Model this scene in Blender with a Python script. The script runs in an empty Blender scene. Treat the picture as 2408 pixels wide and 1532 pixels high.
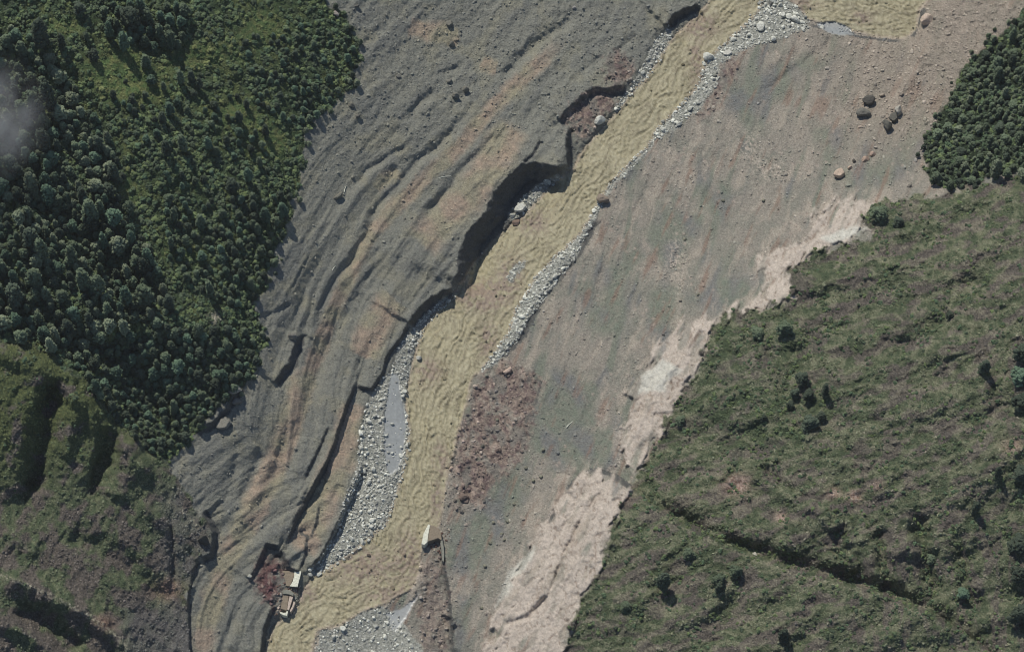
import bpy, math, random
import numpy as np
from mathutils import Vector, Matrix, Euler

R = math.radians
scene = bpy.context.scene
C = scene.collection
rng = np.random.default_rng(7)
random.seed(7)

# ------------------------------------------------------------------ camera, sky, sun, exposure
# Image coordinates in pixels: one pixel = S metres; u runs right, v runs down.
S = 0.2126
TILT = R(28.0)
DIST = 1500.0
UC, VC, HC = 1204.0, 766.0, 60.0
cT, sT = math.cos(TILT), math.sin(TILT)
FWD = np.array([0.0, sT, -cT]); UPV = np.array([0.0, cT, sT])
CAM = np.array([0.0, 0.0, HC * S]) - FWD * DIST
cam_d = bpy.data.cameras.new('camera'); cam = bpy.data.objects.new('camera', cam_d); C.objects.link(cam)
cam.location = CAM; cam.rotation_euler = (TILT, 0, 0)
cam_d.sensor_width = 36.0
cam_d.lens = 36.0 * DIST / (2408 * S)
cam_d.clip_start = 10; cam_d.clip_end = 20000
scene.camera = cam
scene.cycles.filter_width = 1.0

SUN_EL = R(51.0); SHX, SHY = 0.46, -0.89
world = bpy.data.worlds.new('World'); scene.world = world; world.use_nodes = True
nt = world.node_tree; bg = nt.nodes['Background']
sky = nt.nodes.new('ShaderNodeTexSky'); sky.sky_type = 'NISHITA'; sky.sun_disc = False
sky.sun_elevation = SUN_EL; sky.sun_rotation = math.atan2(-SHX, -SHY)
sky.altitude = 2500; sky.dust_density = 2.5
nt.links.new(sky.outputs[0], bg.inputs[0]); bg.inputs[1].default_value = 0.105
sun_d = bpy.data.lights.new('sun', 'SUN'); sun_d.energy = 3.75; sun_d.angle = R(0.6); sun_d.color = (1.0, 0.95, 0.86)
sun = bpy.data.objects.new('sun', sun_d); C.objects.link(sun)
n = math.hypot(SHX, SHY)
sun.rotation_euler = Vector((SHX / n * math.cos(SUN_EL), SHY / n * math.cos(SUN_EL), -math.sin(SUN_EL))).to_track_quat('-Z', 'Y').to_euler()
scene.view_settings.view_transform = 'Standard'; scene.view_settings.look = 'None'
scene.view_settings.gamma = 1; scene.view_settings.use_curve_mapping = False
scene.view_settings.exposure = -0.05

# ------------------------------------------------------------------ noise
_r = np.random.default_rng(11)
ANG = _r.uniform(0, 2 * np.pi, (256, 256)).astype(np.float32)
GX, GY = np.cos(ANG), np.sin(ANG)
JX = _r.uniform(0.05, 0.95, (256, 256)).astype(np.float32); JY = _r.uniform(0.05, 0.95, (256, 256)).astype(np.float32)
CID = _r.uniform(0, 1, (256, 256)).astype(np.float32)

def perlin(x, y, seed=0):
    x = np.asarray(x, np.float32) + seed * 17.31; y = np.asarray(y, np.float32) + seed * 9.77
    xi = np.floor(x).astype(np.int32); yi = np.floor(y).astype(np.int32)
    fx = x - xi; fy = y - yi
    a, b, c, d = xi & 255, yi & 255, (xi + 1) & 255, (yi + 1) & 255
    sx = fx * fx * fx * (fx * (fx * 6 - 15) + 10); sy = fy * fy * fy * (fy * (fy * 6 - 15) + 10)
    n00 = GX[a, b] * fx + GY[a, b] * fy; n10 = GX[c, b] * (fx - 1) + GY[c, b] * fy
    n01 = GX[a, d] * fx + GY[a, d] * (fy - 1); n11 = GX[c, d] * (fx - 1) + GY[c, d] * (fy - 1)
    u0 = n00 + sx * (n10 - n00); u1 = n01 + sx * (n11 - n01)
    return (u0 + sy * (u1 - u0)) * 1.5

def fbm(x, y, octv=4, seed=0, gain=0.5):
    s = 0; a = 1.0
    for k in range(octv):
        s = s + a * perlin(x * 2 ** k, y * 2 ** k, seed + k * 3); a *= gain
    return s

def ridged(x, y, octv=3, seed=0, gain=0.5):
    s = 0; a = 1.0
    for k in range(octv):
        s = s + a * (1 - 2 * np.abs(perlin(x * 2 ** k, y * 2 ** k, seed + k * 3))); a *= gain
    return s / (2 - 2 ** (1 - octv))

def worley(x, y, seed=0):
    x = np.asarray(x, np.float32) + seed * 7.7; y = np.asarray(y, np.float32) + seed * 3.1
    xi = np.floor(x).astype(np.int32); yi = np.floor(y).astype(np.int32)
    f1 = np.full(x.shape, 9.0, np.float32); f2 = f1.copy(); cid = np.zeros(x.shape, np.float32)
    for dx in (-1, 0, 1):
        for dy in (-1, 0, 1):
            a, b = (xi + dx) & 255, (yi + dy) & 255
            d = np.hypot(xi + dx + JX[a, b] - x, yi + dy + JY[a, b] - y)
            m = d < f1
            f2 = np.where(m, f1, np.minimum(f2, d)); cid = np.where(m, CID[a, b], cid); f1 = np.where(m, d, f1)
    return f1, f2, cid

def sstep(a, b, x):
    t = np.clip((x - a) / (b - a), 0, 1); return t * t * (3 - 2 * t)

# ------------------------------------------------------------------ layout of the place, outlined in image pixels
WATER_L = [(1790,-250),(1680,-20),(1655,15),(1612,58),(1575,95),(1548,140),(1520,180),(1490,210),(1465,245),(1430,285),(1395,320),(1362,362),(1348,395),(1325,412),(1290,440),(1245,490),(1190,535),(1150,572),(1110,622),(1085,662),(1062,695),(1022,732),(990,772),(975,830),(962,880),(952,950),(960,1010),(952,1080),(930,1160),(908,1228),(868,1262),(820,1302),(770,1332),(735,1350),(712,1380),(690,1440),(640,1470),(622,1532),(610,1700)]
WATER_R = [(2330,-250),(2200,-20),(2165,20),(2155,70),(2125,92),(2060,88),(2000,72),(1950,60),(1900,48),(1880,20),(1840,-12),(1800,-5),(1785,30),(1755,60),(1718,95),(1688,122),(1660,150),(1652,190),(1622,230),(1590,265),(1550,300),(1522,350),(1482,385),(1440,430),(1412,470),(1395,505),(1370,545),(1342,575),(1302,612),(1262,652),(1240,692),(1215,732),(1200,780),(1172,822),(1142,860),(1112,890),(1100,950),(1083,1000),(1070,1060),(1055,1110),(1046,1180),(1036,1235),(1005,1262),(992,1300),(988,1345),(968,1385),(905,1420),(855,1438),(800,1470),(748,1482),(735,1532),(730,1700)]
CENTER = [(2250,-400),(2050,-60),(1820,-20),(1690,70),(1600,190),(1500,300),(1390,430),(1270,570),(1160,700),(1080,830),(1030,950),(1010,1080),(985,1200),(930,1320),(780,1410),(680,1490),(660,1700)]
FOREST = [(-900,-900),(735,-900),(745,-10),(790,20),(835,75),(848,130),(832,190),(800,235),(760,262),(722,310),(715,370),(705,430),(690,490),(672,540),(650,600),(638,650),(600,700),(612,760),(622,800),(610,860),(575,905),(520,955),(470,1000),(440,1040),(398,1090),(330,1052),(250,962),(190,885),(90,815),(-60,795),(-900,700)]
HILL_L = [(-900,700),(-60,795),(90,815),(190,885),(250,962),(330,1052),(398,1090),(430,1150),(470,1205),(497,1255),(492,1300),(455,1330),(442,1400),(446,1532),(450,2400),(-900,2400)]
HILL_R = [(3300,380),(2408,400),(2300,430),(2230,452),(2140,458),(2040,475),(2022,520),(2045,548),(1960,578),(1885,602),(1845,640),(1866,700),(1810,715),(1690,742),(1660,790),(1640,870),(1592,925),(1572,965),(1542,1035),(1495,1118),(1480,1150),(1452,1185),(1432,1250),(1412,1330),(1365,1400),(1345,1450),(1320,1540),(1290,2400),(3300,2400)]
FOREST_R = [(3300,-300),(2450,-20),(2395,30),(2365,65),(2300,115),(2255,165),(2225,225),(2195,285),(2168,340),(2178,395),(2195,440),(2240,456),(2300,432),(2408,402),(3300,380)]
GRAVEL = {
 'left':  [(992,768),(945,798),(925,860),(895,900),(862,950),(842,1040),(843,1095),(812,1168),(792,1240),(757,1308),(722,1350),(745,1356),(822,1306),(908,1236),(934,1160),(958,1080),(964,1010),(950,950),(960,880),(972,830)],
 'right': [(1382,545),(1355,600),(1312,655),(1278,705),(1240,752),(1222,790),(1200,822),(1168,852),(1130,872),(1140,855),(1170,818),(1196,778),(1210,732),(1234,692),(1258,650),(1300,608),(1340,570)],
 'upper': [(1790,-20),(1868,8),(1905,48),(1900,66),(1845,86),(1792,102),(1764,112),(1722,132),(1696,150),(1685,200),(1645,255),(1605,285),(1572,312),(1540,330),(1545,300),(1585,262),(1616,228),(1644,190),(1652,148),(1684,118),(1714,92),(1750,58),(1775,25)],
 'east':  [(1560,300),(1532,345),(1492,388),(1455,428),(1424,462),(1408,500),(1384,545),(1340,575),(1372,535),(1394,500),(1410,462),(1440,424),(1480,380),(1518,345),(1546,300)],
 'north': [(1572,62),(1540,95),(1505,165),(1470,225),(1440,262),(1452,262),(1492,214),(1524,180),(1552,140),(1580,92)],
 'alcove':[(1305,408),(1262,440),(1222,470),(1195,505),(1200,520),(1240,495),(1290,446),(1322,418)],
 'mid':   [(1062,690),(1020,722),(985,752),(960,800),(985,800),(1000,765),(1028,736),(1070,700)],
 'south': [(732,1620),(738,1540),(752,1486),(800,1474),(860,1436),(895,1428),(930,1440),(960,1480),(990,1520),(1020,1620)],
 'island':[(1215,620),(1190,655),(1205,662),(1232,632),(1238,612)],
}
GREYPOOL = [[(918,880),(905,960),(902,1060),(915,1120),(940,1100),(952,1040),(955,980),(945,930),(935,880)], [(1918,55),(1960,52),(1990,60),(2012,80),(1970,84),(1938,72)], [(985,1395),(945,1430),(905,1440),(925,1490),(950,1460)]]
PALE = [
 [(2010,472),(2045,474),(2022,520),(2048,546),(1962,577),(1885,602),(1845,640),(1866,700),(1852,708),(1812,692),(1800,642),(1788,612),(1880,570),(1932,545),(1908,520),(1930,494)],
 [(1700,742),(1662,790),(1642,870),(1594,922),(1574,962),(1544,1032),(1512,1082),(1490,1122),(1465,1072),(1458,1020),(1490,970),(1478,922),(1516,884),(1526,832),(1588,790),(1650,745)],
 [(1868,700),(1812,690),(1740,722),(1690,740),(1745,735),(1800,722)],
 [(1352,1128),(1400,1108),(1442,1122),(1494,1152),(1452,1184),(1432,1250),(1412,1330),(1364,1400),(1348,1450),(1322,1532),(1290,2000),(1140,2000),(1150,1532),(1168,1480),(1158,1430),(1200,1370),(1250,1290),(1296,1222),(1325,1160)],
]
WHITE = [[(1258,1285),(1204,1336),(1180,1382),(1166,1425),(1186,1404),(1214,1354),(1256,1312)], [(1930,560),(1985,535),(2040,540),(1960,575)], [(1510,880),(1560,845),(1600,870),(1560,915),(1500,925)]]
RED = [[(1178,852),(1228,868),(1268,892),(1256,962),(1240,1000),(1236,1052),(1182,1112),(1132,1180),(1072,1202),(1064,1112),(1084,1012),(1112,922),(1150,872)],
 [(1425,125),(1478,135),(1492,170),(1455,205),(1432,190)], [(1332,268),(1392,212),(1440,215),(1448,240),(1400,292),(1365,330),(1330,300)],
 [(620,1300),(650,1318),(682,1345),(664,1350),(668,1395),(655,1440),(612,1400),(594,1368)],
 [(1700,150),(1725,135),(1732,160),(1705,205),(1668,268),(1640,275),(1672,225)],
 [(985,1330),(1040,1300),(1050,1400),(1060,1540),(1000,1540),(985,1440)]]
GREEN_GREY = [
 [(1905,132),(1962,128),(1862,200),(1792,240),(1770,295),(1700,262),(1705,215),(1760,190)],
 [(1478,560),(1430,640),(1392,760),(1440,792),(1482,690),(1505,590)], [(1560,495),(1650,520),(1622,600),(1560,640),(1515,560)],
 [(1300,870),(1420,900),(1400,1000),(1312,1082),(1255,1062),(1245,980)], [(1242,1060),(1232,1150),(1140,1330),(1062,1352),(1048,1250),(1122,1190)],
 [(2165,240),(2205,300),(2155,400),(2085,440),(2000,445),(1975,405),(2085,372),(2152,300)], [(1680,420),(1740,460),(1700,530),(1650,500)],
 [(1910,300),(1985,290),(1995,350),(1930,400)], [(1700,640),(1790,650),(1800,700),(1700,740),(1600,700)], [(1560,650),(1600,680),(1570,790),(1520,760)],
 [(1065,1400),(1110,1400),(1080,1532),(1060,1532)], [(1440,1000),(1480,960),(1460,1100),(1300,1110),(1330,1040)]]
TAN_BANDS = [([(1330,80),(1268,150),(1215,195),(1150,265),(1080,345),(1000,420),(915,500),(865,560),(815,660),(760,780),(725,880),(700,990),(655,1110),(600,1220),(540,1320),(510,1420),(480,1540)], 20), ([(720,860),(690,960),(655,1060),(600,1180),(545,1290),(500,1400),(470,1560)], 30),
 ([(1215,290),(1150,390),(1100,470),(1040,520),(985,580)], 46), ([(930,700),(880,770),(850,840)], 40), ([(820,640),(780,740),(745,850)],18),
 ([(840,940),(790,1090),(740,1190),(700,1270)], 34), ([(940,400),(880,440)], 18), ([(1130,150),(1170,160)], 20), ([(960,60),(1080,90)], 26), ([(830,960),(800,1090),(755,1200),(705,1300)], 38), ([(700,960),(660,1080),(600,1210),(545,1320),(500,1430),(480,1560)], 14)]

TPS = [(2000,20,14),(1700,50,11),(1600,180,9),(1400,420,6),(1200,640,3),(1050,850,0),(1000,1100,-3),(950,1300,-5),(700,1480,-8),(660,1560,-8),(2100,50,16),
 (1700,300,28),(1850,180,36),(2100,150,52),(2200,300,110),(1600,550,40),(1800,500,80),(2000,400,120),(1500,750,52),(1700,700,118),(1330,900,34),(1480,1090,100),(1420,1000,60),
 (1250,1200,26),(1120,1400,14),(1400,1180,118),(1480,1220,165),(1300,1450,92),(1440,1420,170),(1100,1560,14),(2300,60,130),(2400,200,210),(2300,400,215),
 (1900,800,215),(2200,700,315),(2408,600,400),(1700,900,172),(2000,1000,285),(2408,900,430),(2250,1100,370),(1600,1100,140),(2100,520,210),(1850,1150,235),(2050,1300,300),(2350,1350,350),
 (1600,1400,215),(1900,1500,270),(2300,1560,330),
 (1100,120,72),(900,100,150),(790,50,205),(1000,300,90),(1210,300,46),(1330,150,38),(1500,60,26),(800,400,130),(720,450,165),(900,600,66),(1000,600,34),(760,700,92),(650,700,150),(820,900,40),(700,850,86),(620,950,125),
 (620,1100,70),(700,1200,28),(550,1250,60),(500,1400,52),(620,1400,18),(470,1100,125),
 (600,500,235),(400,300,350),(200,100,450),(0,0,560),(600,150,290),(0,300,480),(100,500,410),(300,700,300),(500,800,205),(60,760,330),(300,980,185),(40,860,350),(200,960,275),(350,1110,190),
 (100,1020,290),(50,1180,215),(200,1200,200),(400,1200,150),(200,1350,175),(0,1380,240),(300,1450,125),(60,1530,190),(430,1450,62)]
_t = np.array(TPS, np.float64)
def _tk(r2): return np.where(r2 > 0, r2 * np.log(r2 + 1e-9) * 0.5, 0.0)
def tps_fit(t, lam=60.0):
    p = t[:, :2] / 1000; nn = len(p)
    K = _tk(((p[:, None] - p[None]) ** 2).sum(-1)) + np.eye(nn) * lam * 1e-4
    A = np.zeros((nn + 3, nn + 3)); A[:nn, :nn] = K; A[:nn, nn] = 1; A[:nn, nn + 1:] = p
    A[nn, :nn] = 1; A[nn + 1:, :nn] = p.T
    return p, np.linalg.solve(A, np.concatenate([t[:, 2], [0, 0, 0]]))
_tp, _tw = tps_fit(_t)
def base_h(u, v):
    u = np.clip(u, -500, 2900) / 1000; v = np.clip(v, -350, 1900) / 1000
    h = _tw[-3] + _tw[-2] * u + _tw[-1] * v
    for (a, b), w in zip(_tp, _tw[:-3]):
        h = h + w * _tk((u - a) ** 2 + (v - b) ** 2)
    return h

def line_sd(pts, u, v, reach=None):
    """distance, side (+ = left of travel in the image), fraction along, arc length"""
    P_ = np.array(pts, np.float32); best = np.full(u.shape, 1e9, np.float32); side = np.ones(u.shape, np.float32)
    frac = np.zeros(u.shape, np.float32); L = 0; seg = np.hypot(*(P_[1:] - P_[:-1]).T); tot = seg.sum()
    for (a, b), l in zip(zip(P_[:-1], P_[1:]), seg):
        d = (b - a) / l; x = u - a[0]; y = v - a[1]
        t = np.clip(x * d[0] + y * d[1], 0, l); dx = x - t * d[0]; dy = y - t * d[1]; dd = np.hypot(dx, dy)
        m = dd < best
        best = np.where(m, dd, best); side = np.where(m, np.sign(d[1] * x - d[0] * y) , side); frac = np.where(m, (L + t) / tot, frac)
        L += l
    return best, side, frac, frac * tot

def poly_sd(poly, u, v, m=60):
    """signed distance to polygon, negative inside, clipped to m"""
    P_ = np.array(poly, np.float32); out = np.full(u.shape, float(m), np.float32)
    lo = P_.min(0) - m; hi = P_.max(0) + m
    k = (u > lo[0]) & (u < hi[0]) & (v > lo[1]) & (v < hi[1])
    x = u[k]; y = v[k]; best = np.full(x.shape, float(m), np.float32); ins = np.zeros(x.shape, bool)
    for a, b in zip(P_, np.roll(P_, -1, 0)):
        e = b - a; l2 = (e ** 2).sum() + 1e-9
        t = np.clip(((x - a[0]) * e[0] + (y - a[1]) * e[1]) / l2, 0, 1)
        best = np.minimum(best, np.hypot(x - a[0] - t * e[0], y - a[1] - t * e[1]))
        c = ((a[1] > y) != (b[1] > y))
        ins ^= c & (x < (b[0] - a[0]) * (y - a[1]) / (b[1] - a[1] + 1e-9) + a[0])
    out[k] = np.where(ins, -best, best)
    return out

# scarps: (points, height, face width, reach high side, reach low side, high side sign)
SCARPS = [
 ([(1640,5),(1590,30),(1560,60)], 26, 14, 80, 60, 1),
 ([(1475,198),(1432,206),(1396,204),(1368,222),(1332,258),(1306,282)], 20, 15, 60, 30, 1),
 ([(1268,328),(1250,361),(1228,379)], 8, 5, 40, 40, 1),
 ([(1334,300),(1330,345),(1336,392)], 24, 10, 26, 20, 1),
 ([(1340,398),(1300,388),(1262,380),(1226,384),(1188,420),(1160,452),(1146,492),(1112,530),(1092,556),(1082,590),(1074,640),(1060,674)], 60, 44, 70, 40, 1),
 ([(1060,674),(1012,698),(976,732),(958,762)], 28, 16, 70, 40, 1),
 ([(958,762),(940,795),(910,832),(896,878),(872,912),(838,906)], 13, 6, 60, 30, 1),
 ([(836,893),(818,940),(792,1012),(786,1040),(750,1122),(702,1208),(668,1282)], 19, 6, 40, 40, 1),
 ([(772,1075),(735,1140),(702,1196),(684,1235)], 9, 4, 16, 16, 1), ([(748,1190),(742,1230),(728,1262)], 6, 4, 14, 14, 1), ([(770,1000),(750,1050),(715,1120)], 7, 4, 20, 20, 1),
 ([(852,1088),(822,1165),(792,1230),(757,1300),(722,1340)], 22, 9, 50, 16, 1),
 ([(655,1290),(668,1300),(682,1332),(704,1341)], 22, 12, 22, 20, -1),
 ([(1330,1158),(1362,1122),(1402,1106),(1448,1122),(1492,1152)], 16, 5, 60, 30, 1),
 ([(1400,1100),(1480,1148),(1550,1200),(1620,1242),(1700,1280),(1790,1313),(1900,1350),(2050,1390),(2180,1440),(2296,1512),(2380,1580)], 38, 4, 90, 40, 1),
 ([(660,1285),(625,1275),(610,1310),(596,1340),(585,1362)], 16, 8, 40, 26, 1),
 ([(700,1250),(720,1262),(716,1300),(706,1335)], 6, 4, 14, 20, 1),
 ([(640,1420),(618,1480),(612,1540)], 16, 7, 40, 30, 1),
 ([(700,780),(680,850),(668,862),(640,900)], 20, 14, 40, 40, 1),
 ([(560,905),(535,950),(500,990),(455,1010)], 14, 12, 30, 40, 1),
 ([(470,1205),(499,1252),(494,1300),(470,1310)], 24, 12, 40, 40, 1),
 ([(470,1310),(450,1345),(441,1400),(443,1480),(446,1600)], 12, 5, 40, 40, 1),
 ([(1760,1108),(1819,1152),(1926,1211),(1967,1248),(1996,1329),(2011,1392)], 30, 26, 60, 50, 1),
 ([(2200,690),(2260,760),(2300,860),(2330,980)], 22, 30, 60, 60, 1), ([(1880,1000),(1960,1060),(2040,1150)], 16, 24, 60, 50, 1), ([(110,880),(102,960),(88,1050),(70,1110),(20,1165)], 34, 26, 60, 40, 1), ([(215,960),(222,1040),(205,1110),(214,1180)], 20, 14, 40, 40, 1), ([(330,1180),(395,1235),(400,1300),(398,1380)], 14, 9, 40, 40, 1),
 ([(300,1440),(340,1480),(420,1530)], 14, 12, 40, 40, 1), ([(1340,1160),(1300,1215),(1262,1290),(1215,1370)], 12, 8, 30, 20, -1), ([(1440,1135),(1395,1200),(1372,1290),(1330,1360)], 12, 10, 40, 30, -1), ([(1640,780),(1600,850),(1540,900),(1520,960),(1480,1040)], 12, 10, 30, 30, -1), ([(1990,500),(1920,560),(1850,600)], 9, 7, 30, 30, -1),
 ([(1412,466),(1404,474)], 8, 6, 20, 20, -1),
 ([(1276,892),(1262,945),(1240,990),(1228,1020)], 9, 4, 30, 20, -1),
 ([(1180,1110),(1132,1180)], 7, 4, 20, 20, -1),
 ([(1046,1290),(1050,1340),(1060,1400),(1066,1480),(1068,1540)], 18, 8, 30, 20, -1), ([(1040,1440),(1062,1452),(1066,1475)], 12, 8, 20, 20, -1), ([(990,1520),(1030,1528),(1068,1520)], 10, 7, 20, 20, 1),
 ([(1100,895),(1090,960),(1078,1040),(1062,1120)], 5, 3, 30, 10, -1),
 ([(1160,840),(1220,780),(1260,700),(1340,600),(1400,500)], 8, 14, 40, 30, -1),
 ([(1900,60),(2000,84),(2060,94),(2120,99)], 6, 3, 20, 20, 1),
 ([(2180,20),(2160,60),(2150,90)], 10, 6, 20, 20, -1),
]
GROOVES = [
 ([(1356,33),(1305,73),(1268,100),(1224,136),(1180,190)], -13, 11), ([(1106,254),(1077,291),(1029,346),(981,376),(937,435),(892,486),(874,518),(852,562),(826,614),(789,654),(752,728),(738,800)], -12, 9),
 ([(1169,302),(1158,324),(1121,365),(1084,398),(1073,416),(1032,472),(988,508)], -8, 8), ([(937,387),(892,460),(860,520)], -9, 13), ([(959,339),(911,372),(863,402),(833,442)], -9, 7),
 ([(918,588),(863,661),(837,710),(789,787),(760,838),(735,910),(700,1000),(660,1080),(620,1160)], -12, 20), ([(1020,215),(985,245),(960,285)], -8, 8), ([(1020,240),(990,270)], 7, 9),
 ([(1330,150),(1300,175),(1262,210)], -6, 8), ([(1420,130),(1380,160),(1350,190)], -6, 6), ([(1500,80),(1440,130)], -5, 7), ([(740,1110),(700,1200),(672,1270)], -5, 4), ([(720,1130),(690,1190)], -4, 3),
 ([(620,1060),(590,1130),(560,1190)], -9, 12), ([(560,1060),(540,1150),(510,1200)], -8, 12), ([(560,1440),(530,1500),(510,1560)], -6, 8), ([(600,1400),(570,1450),(540,1532)], 6, 9), ([(640,1060),(600,1160),(560,1240)], 8, 14),
 ([(1010,180),(1040,170),(1080,160)], -5, 6), ([(600,748),(650,735),(690,715)], -6, 6), ([(790,1010),(760,1090),(690,1190)], 5, 6),
 # right bank and slabs
 ([(1480,500),(1420,640),(1400,760)], -3, 10), ([(1960,90),(1900,140),(1790,220)], -4, 7), ([(1870,100),(1800,160)], 4, 9), ([(2200,80),(2160,160),(2080,280),(2010,370)], 7, 15),
 ([(1560,1000),(1500,1060)], -4, 5), ([(1440,1130),(1380,1200),(1330,1300),(1290,1400),(1240,1450)], -10, 6), ([(1380,1140),(1330,1230),(1290,1300)], -7, 5), ([(1180,1470),(1240,1450),(1290,1400)], -9, 6),
 ([(1300,1112),(1400,1120),(1460,1100)], -3, 5), ([(1650,760),(1600,820),(1560,880)], 5, 10),
 # right hill gullies
 ([(1960,1230),(1990,1330),(2005,1390)], -26, 20), ([(2060,1240),(2080,1330),(2090,1400)], -22, 16), ([(2160,1200),(2180,1320),(2200,1420)], -22, 18), ([(2240,1240),(2270,1340),(2290,1440)], -16, 18),
 ([(1500,1160),(1600,1215),(1700,1265),(1800,1300),(1930,1338),(2060,1378),(2180,1425),(2290,1498)], -20, 16),
 ([(1780,720),(1860,690),(2000,640),(2150,600)], 12, 24), ([(1700,800),(1780,830),(1860,780)], 8, 20), ([(2100,760),(2180,800),(2240,860)], 14, 26), ([(1820,1100),(1900,1160),(1985,1230),(2020,1300)], 16, 30),
 ([(2060,1080),(2120,1200),(2130,1320)], 14, 26), ([(1720,1060),(1650,1100),(1560,1140)], -10, 20), ([(1980,740),(1900,800),(1860,880),(1840,960)], -14, 22), ([(2320,640),(2200,760),(2120,830)], -14, 22),
 ([(2330,480),(2200,560),(2050,600)], -12, 20), ([(2408,520),(2250,620)], 10, 22), ([(1600,1300),(1560,1400),(1500,1480)], -12, 26), ([(1760,1340),(1700,1440),(1680,1532)], -10, 24), ([(1900,1380),(1850,1500)], 8, 24),
 ([(2408,1060),(2300,1120),(2240,1200)], 16, 30),
 # left hills
 ([(130,880),(105,960),(90,1040),(80,1100),(60,1160)], -40, 20), ([(-40,820),(70,850),(160,900),(230,980),(300,1050),(370,1130)], 22, 26), ([(270,1000),(250,1080),(215,1140),(210,1180)], -22, 18), ([(290,1020),(300,1100),(270,1180)], 18, 26),
 ([(180,920),(165,1000),(150,1080)], 14, 18), ([(330,1180),(400,1240),(450,1300)], 10, 20), ([(0,1350),(100,1390),(200,1440),(280,1500),(330,1560)], 24, 20), ([(30,1420),(120,1470),(200,1532)], -20, 20), ([(-20,1450),(80,1500),(160,1560)], 16, 16),
 ([(150,1250),(240,1290),(330,1350),(400,1420)], -14, 22), ([(0,1250),(100,1290)], 12, 24), ([(400,1220),(400,1290),(410,1360)], -8, 8),
 # forest folds
 ([(60,60),(160,120),(260,220),(340,330),(450,450)], 18, 45), ([(0,420),(120,480),(240,600),(330,700)], -20, 40), ([(230,0),(330,70),(480,160),(600,250)], -12, 40), ([(0,560),(150,700),(330,760),(560,770)], 16, 40), ([(100,780),(300,860),(420,1000)], -16, 36)]

# ------------------------------------------------------------------ terrain fields on a grid
STEP = 2.8
U0, U1, V0, V1 = -190.0, 2600.0, -160.0, 1700.0
gu = np.arange(U0, U1, STEP, dtype=np.float32); gv = np.arange(V0, V1, STEP, dtype=np.float32)
NU, NV = len(gu), len(gv)
U, V = np.meshgrid(gu, gv)

def lin(r, g, b):
    c = np.array([r, g, b], np.float32) / 255
    return np.where(c < 0.04045, c / 12.92, ((c + 0.055) / 1.055) ** 2.4).astype(np.float32)

def fields(U, V):
    wu = U + 7 * perlin(U / 38, V / 38, 1) + 3.5 * perlin(U / 11, V / 11, 2)
    wv = V + 7 * perlin(U / 38, V / 38, 3) + 3.5 * perlin(U / 11, V / 11, 4)
    lu = U + 2.5 * perlin(U / 16, V / 16, 5) + 1.6 * perlin(U / 6, V / 6, 6); lv = V + 2.5 * perlin(U / 16, V / 16, 7) + 1.6 * perlin(U / 6, V / 6, 8)
    F = {}
    soft = lambda sd, w=4.0: sstep(w, -w, sd)
    eu, ev = wu + 14 * perlin(U / 30, V / 30, 14), wv + 10 * perlin(U / 30, V / 30, 15)
    F['forest'] = soft(poly_sd(FOREST, eu, ev)); F['hillL'] = soft(poly_sd(HILL_L, eu, ev))
    F['hillR'] = soft(poly_sd(HILL_R, wu, wv) + 12 * fbm(U / 24, V / 24, 3, 17) + 5); F['forR'] = soft(poly_sd(FOREST_R, eu, ev) + 6)
    F['water_sd'] = poly_sd(WATER_L + WATER_R[::-1], lu, lv)
    F['water'] = soft(F['water_sd'], 2.0)
    g = np.zeros_like(U)
    for p in GRAVEL.values(): g = np.maximum(g, soft(poly_sd(p, wu, wv), 4))
    F['gravel'] = g; F['water'] = F['water'] * (1 - (soft(poly_sd(GRAVEL['south'], wu, wv), 3) + soft(poly_sd(GRAVEL['island'], wu, wv), 3)) * 1.0).clip(0, 1)
    F['pool'] = np.max([soft(poly_sd(p, lu, lv), 2.5) for p in GREYPOOL], 0)
    F['pale'] = np.max([sstep(9, -7, poly_sd(p, wu, wv) - 3 + 20 * fbm((U * 0.85 + V * 0.5) / 18, (V * 0.85 - U * 0.5) / 55, 3, 16)) for p in PALE], 0)
    F['white'] = np.max([soft(poly_sd(p, wu, wv), 6) for p in WHITE], 0)
    F['red'] = np.max([sstep(16, -14, poly_sd(p, wu + 12 * perlin(U / 20, V / 20, 11), wv + 12 * perlin(U / 20, V / 20, 12)) + 14 * perlin(U / 9, V / 9, 13)) for p in RED], 0)
    F['gg'] = np.max([sstep(20, -16, poly_sd(p, U + 22 * perlin(U / 50, V / 90, 9), V + 22 * perlin(U / 60, V / 60, 10))) for p in GREEN_GREY], 0)
    west = poly_sd(WATER_L + [(-3000, 1700), (-3000, -250)], lu, lv) < 0
    F['west'] = west
    b, sd, fr, al = line_sd(CENTER, U, V)
    F['flow_s'] = al; F['flow_d'] = b * sd
    t = np.zeros_like(U)
    for pts, w in TAN_BANDS:
        d, _, f, _ = line_sd(pts, wu, wv); t = np.maximum(t, sstep(w * 1.25, w * 0.45, d) * sstep(0, 0.06, f) * sstep(1, 0.94, f))
    F['tan'] = t
    veg = np.maximum.reduce([F['forest'], F['hillL'], F['hillR'], F['forR']])
    F['veg'] = veg
    F['slide'] = np.where(west, 1, 0) * (1 - veg) * (1 - F['water']) * (1 - g)
    F['bank'] = np.where(west, 0, 1) * (1 - veg) * (1 - F['water']) * (1 - g) * (1 - F['pale'])
    return F

F = fields(U, V)
H = base_h(U.astype(np.float64), V.astype(np.float64)).astype(np.float32)

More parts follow.
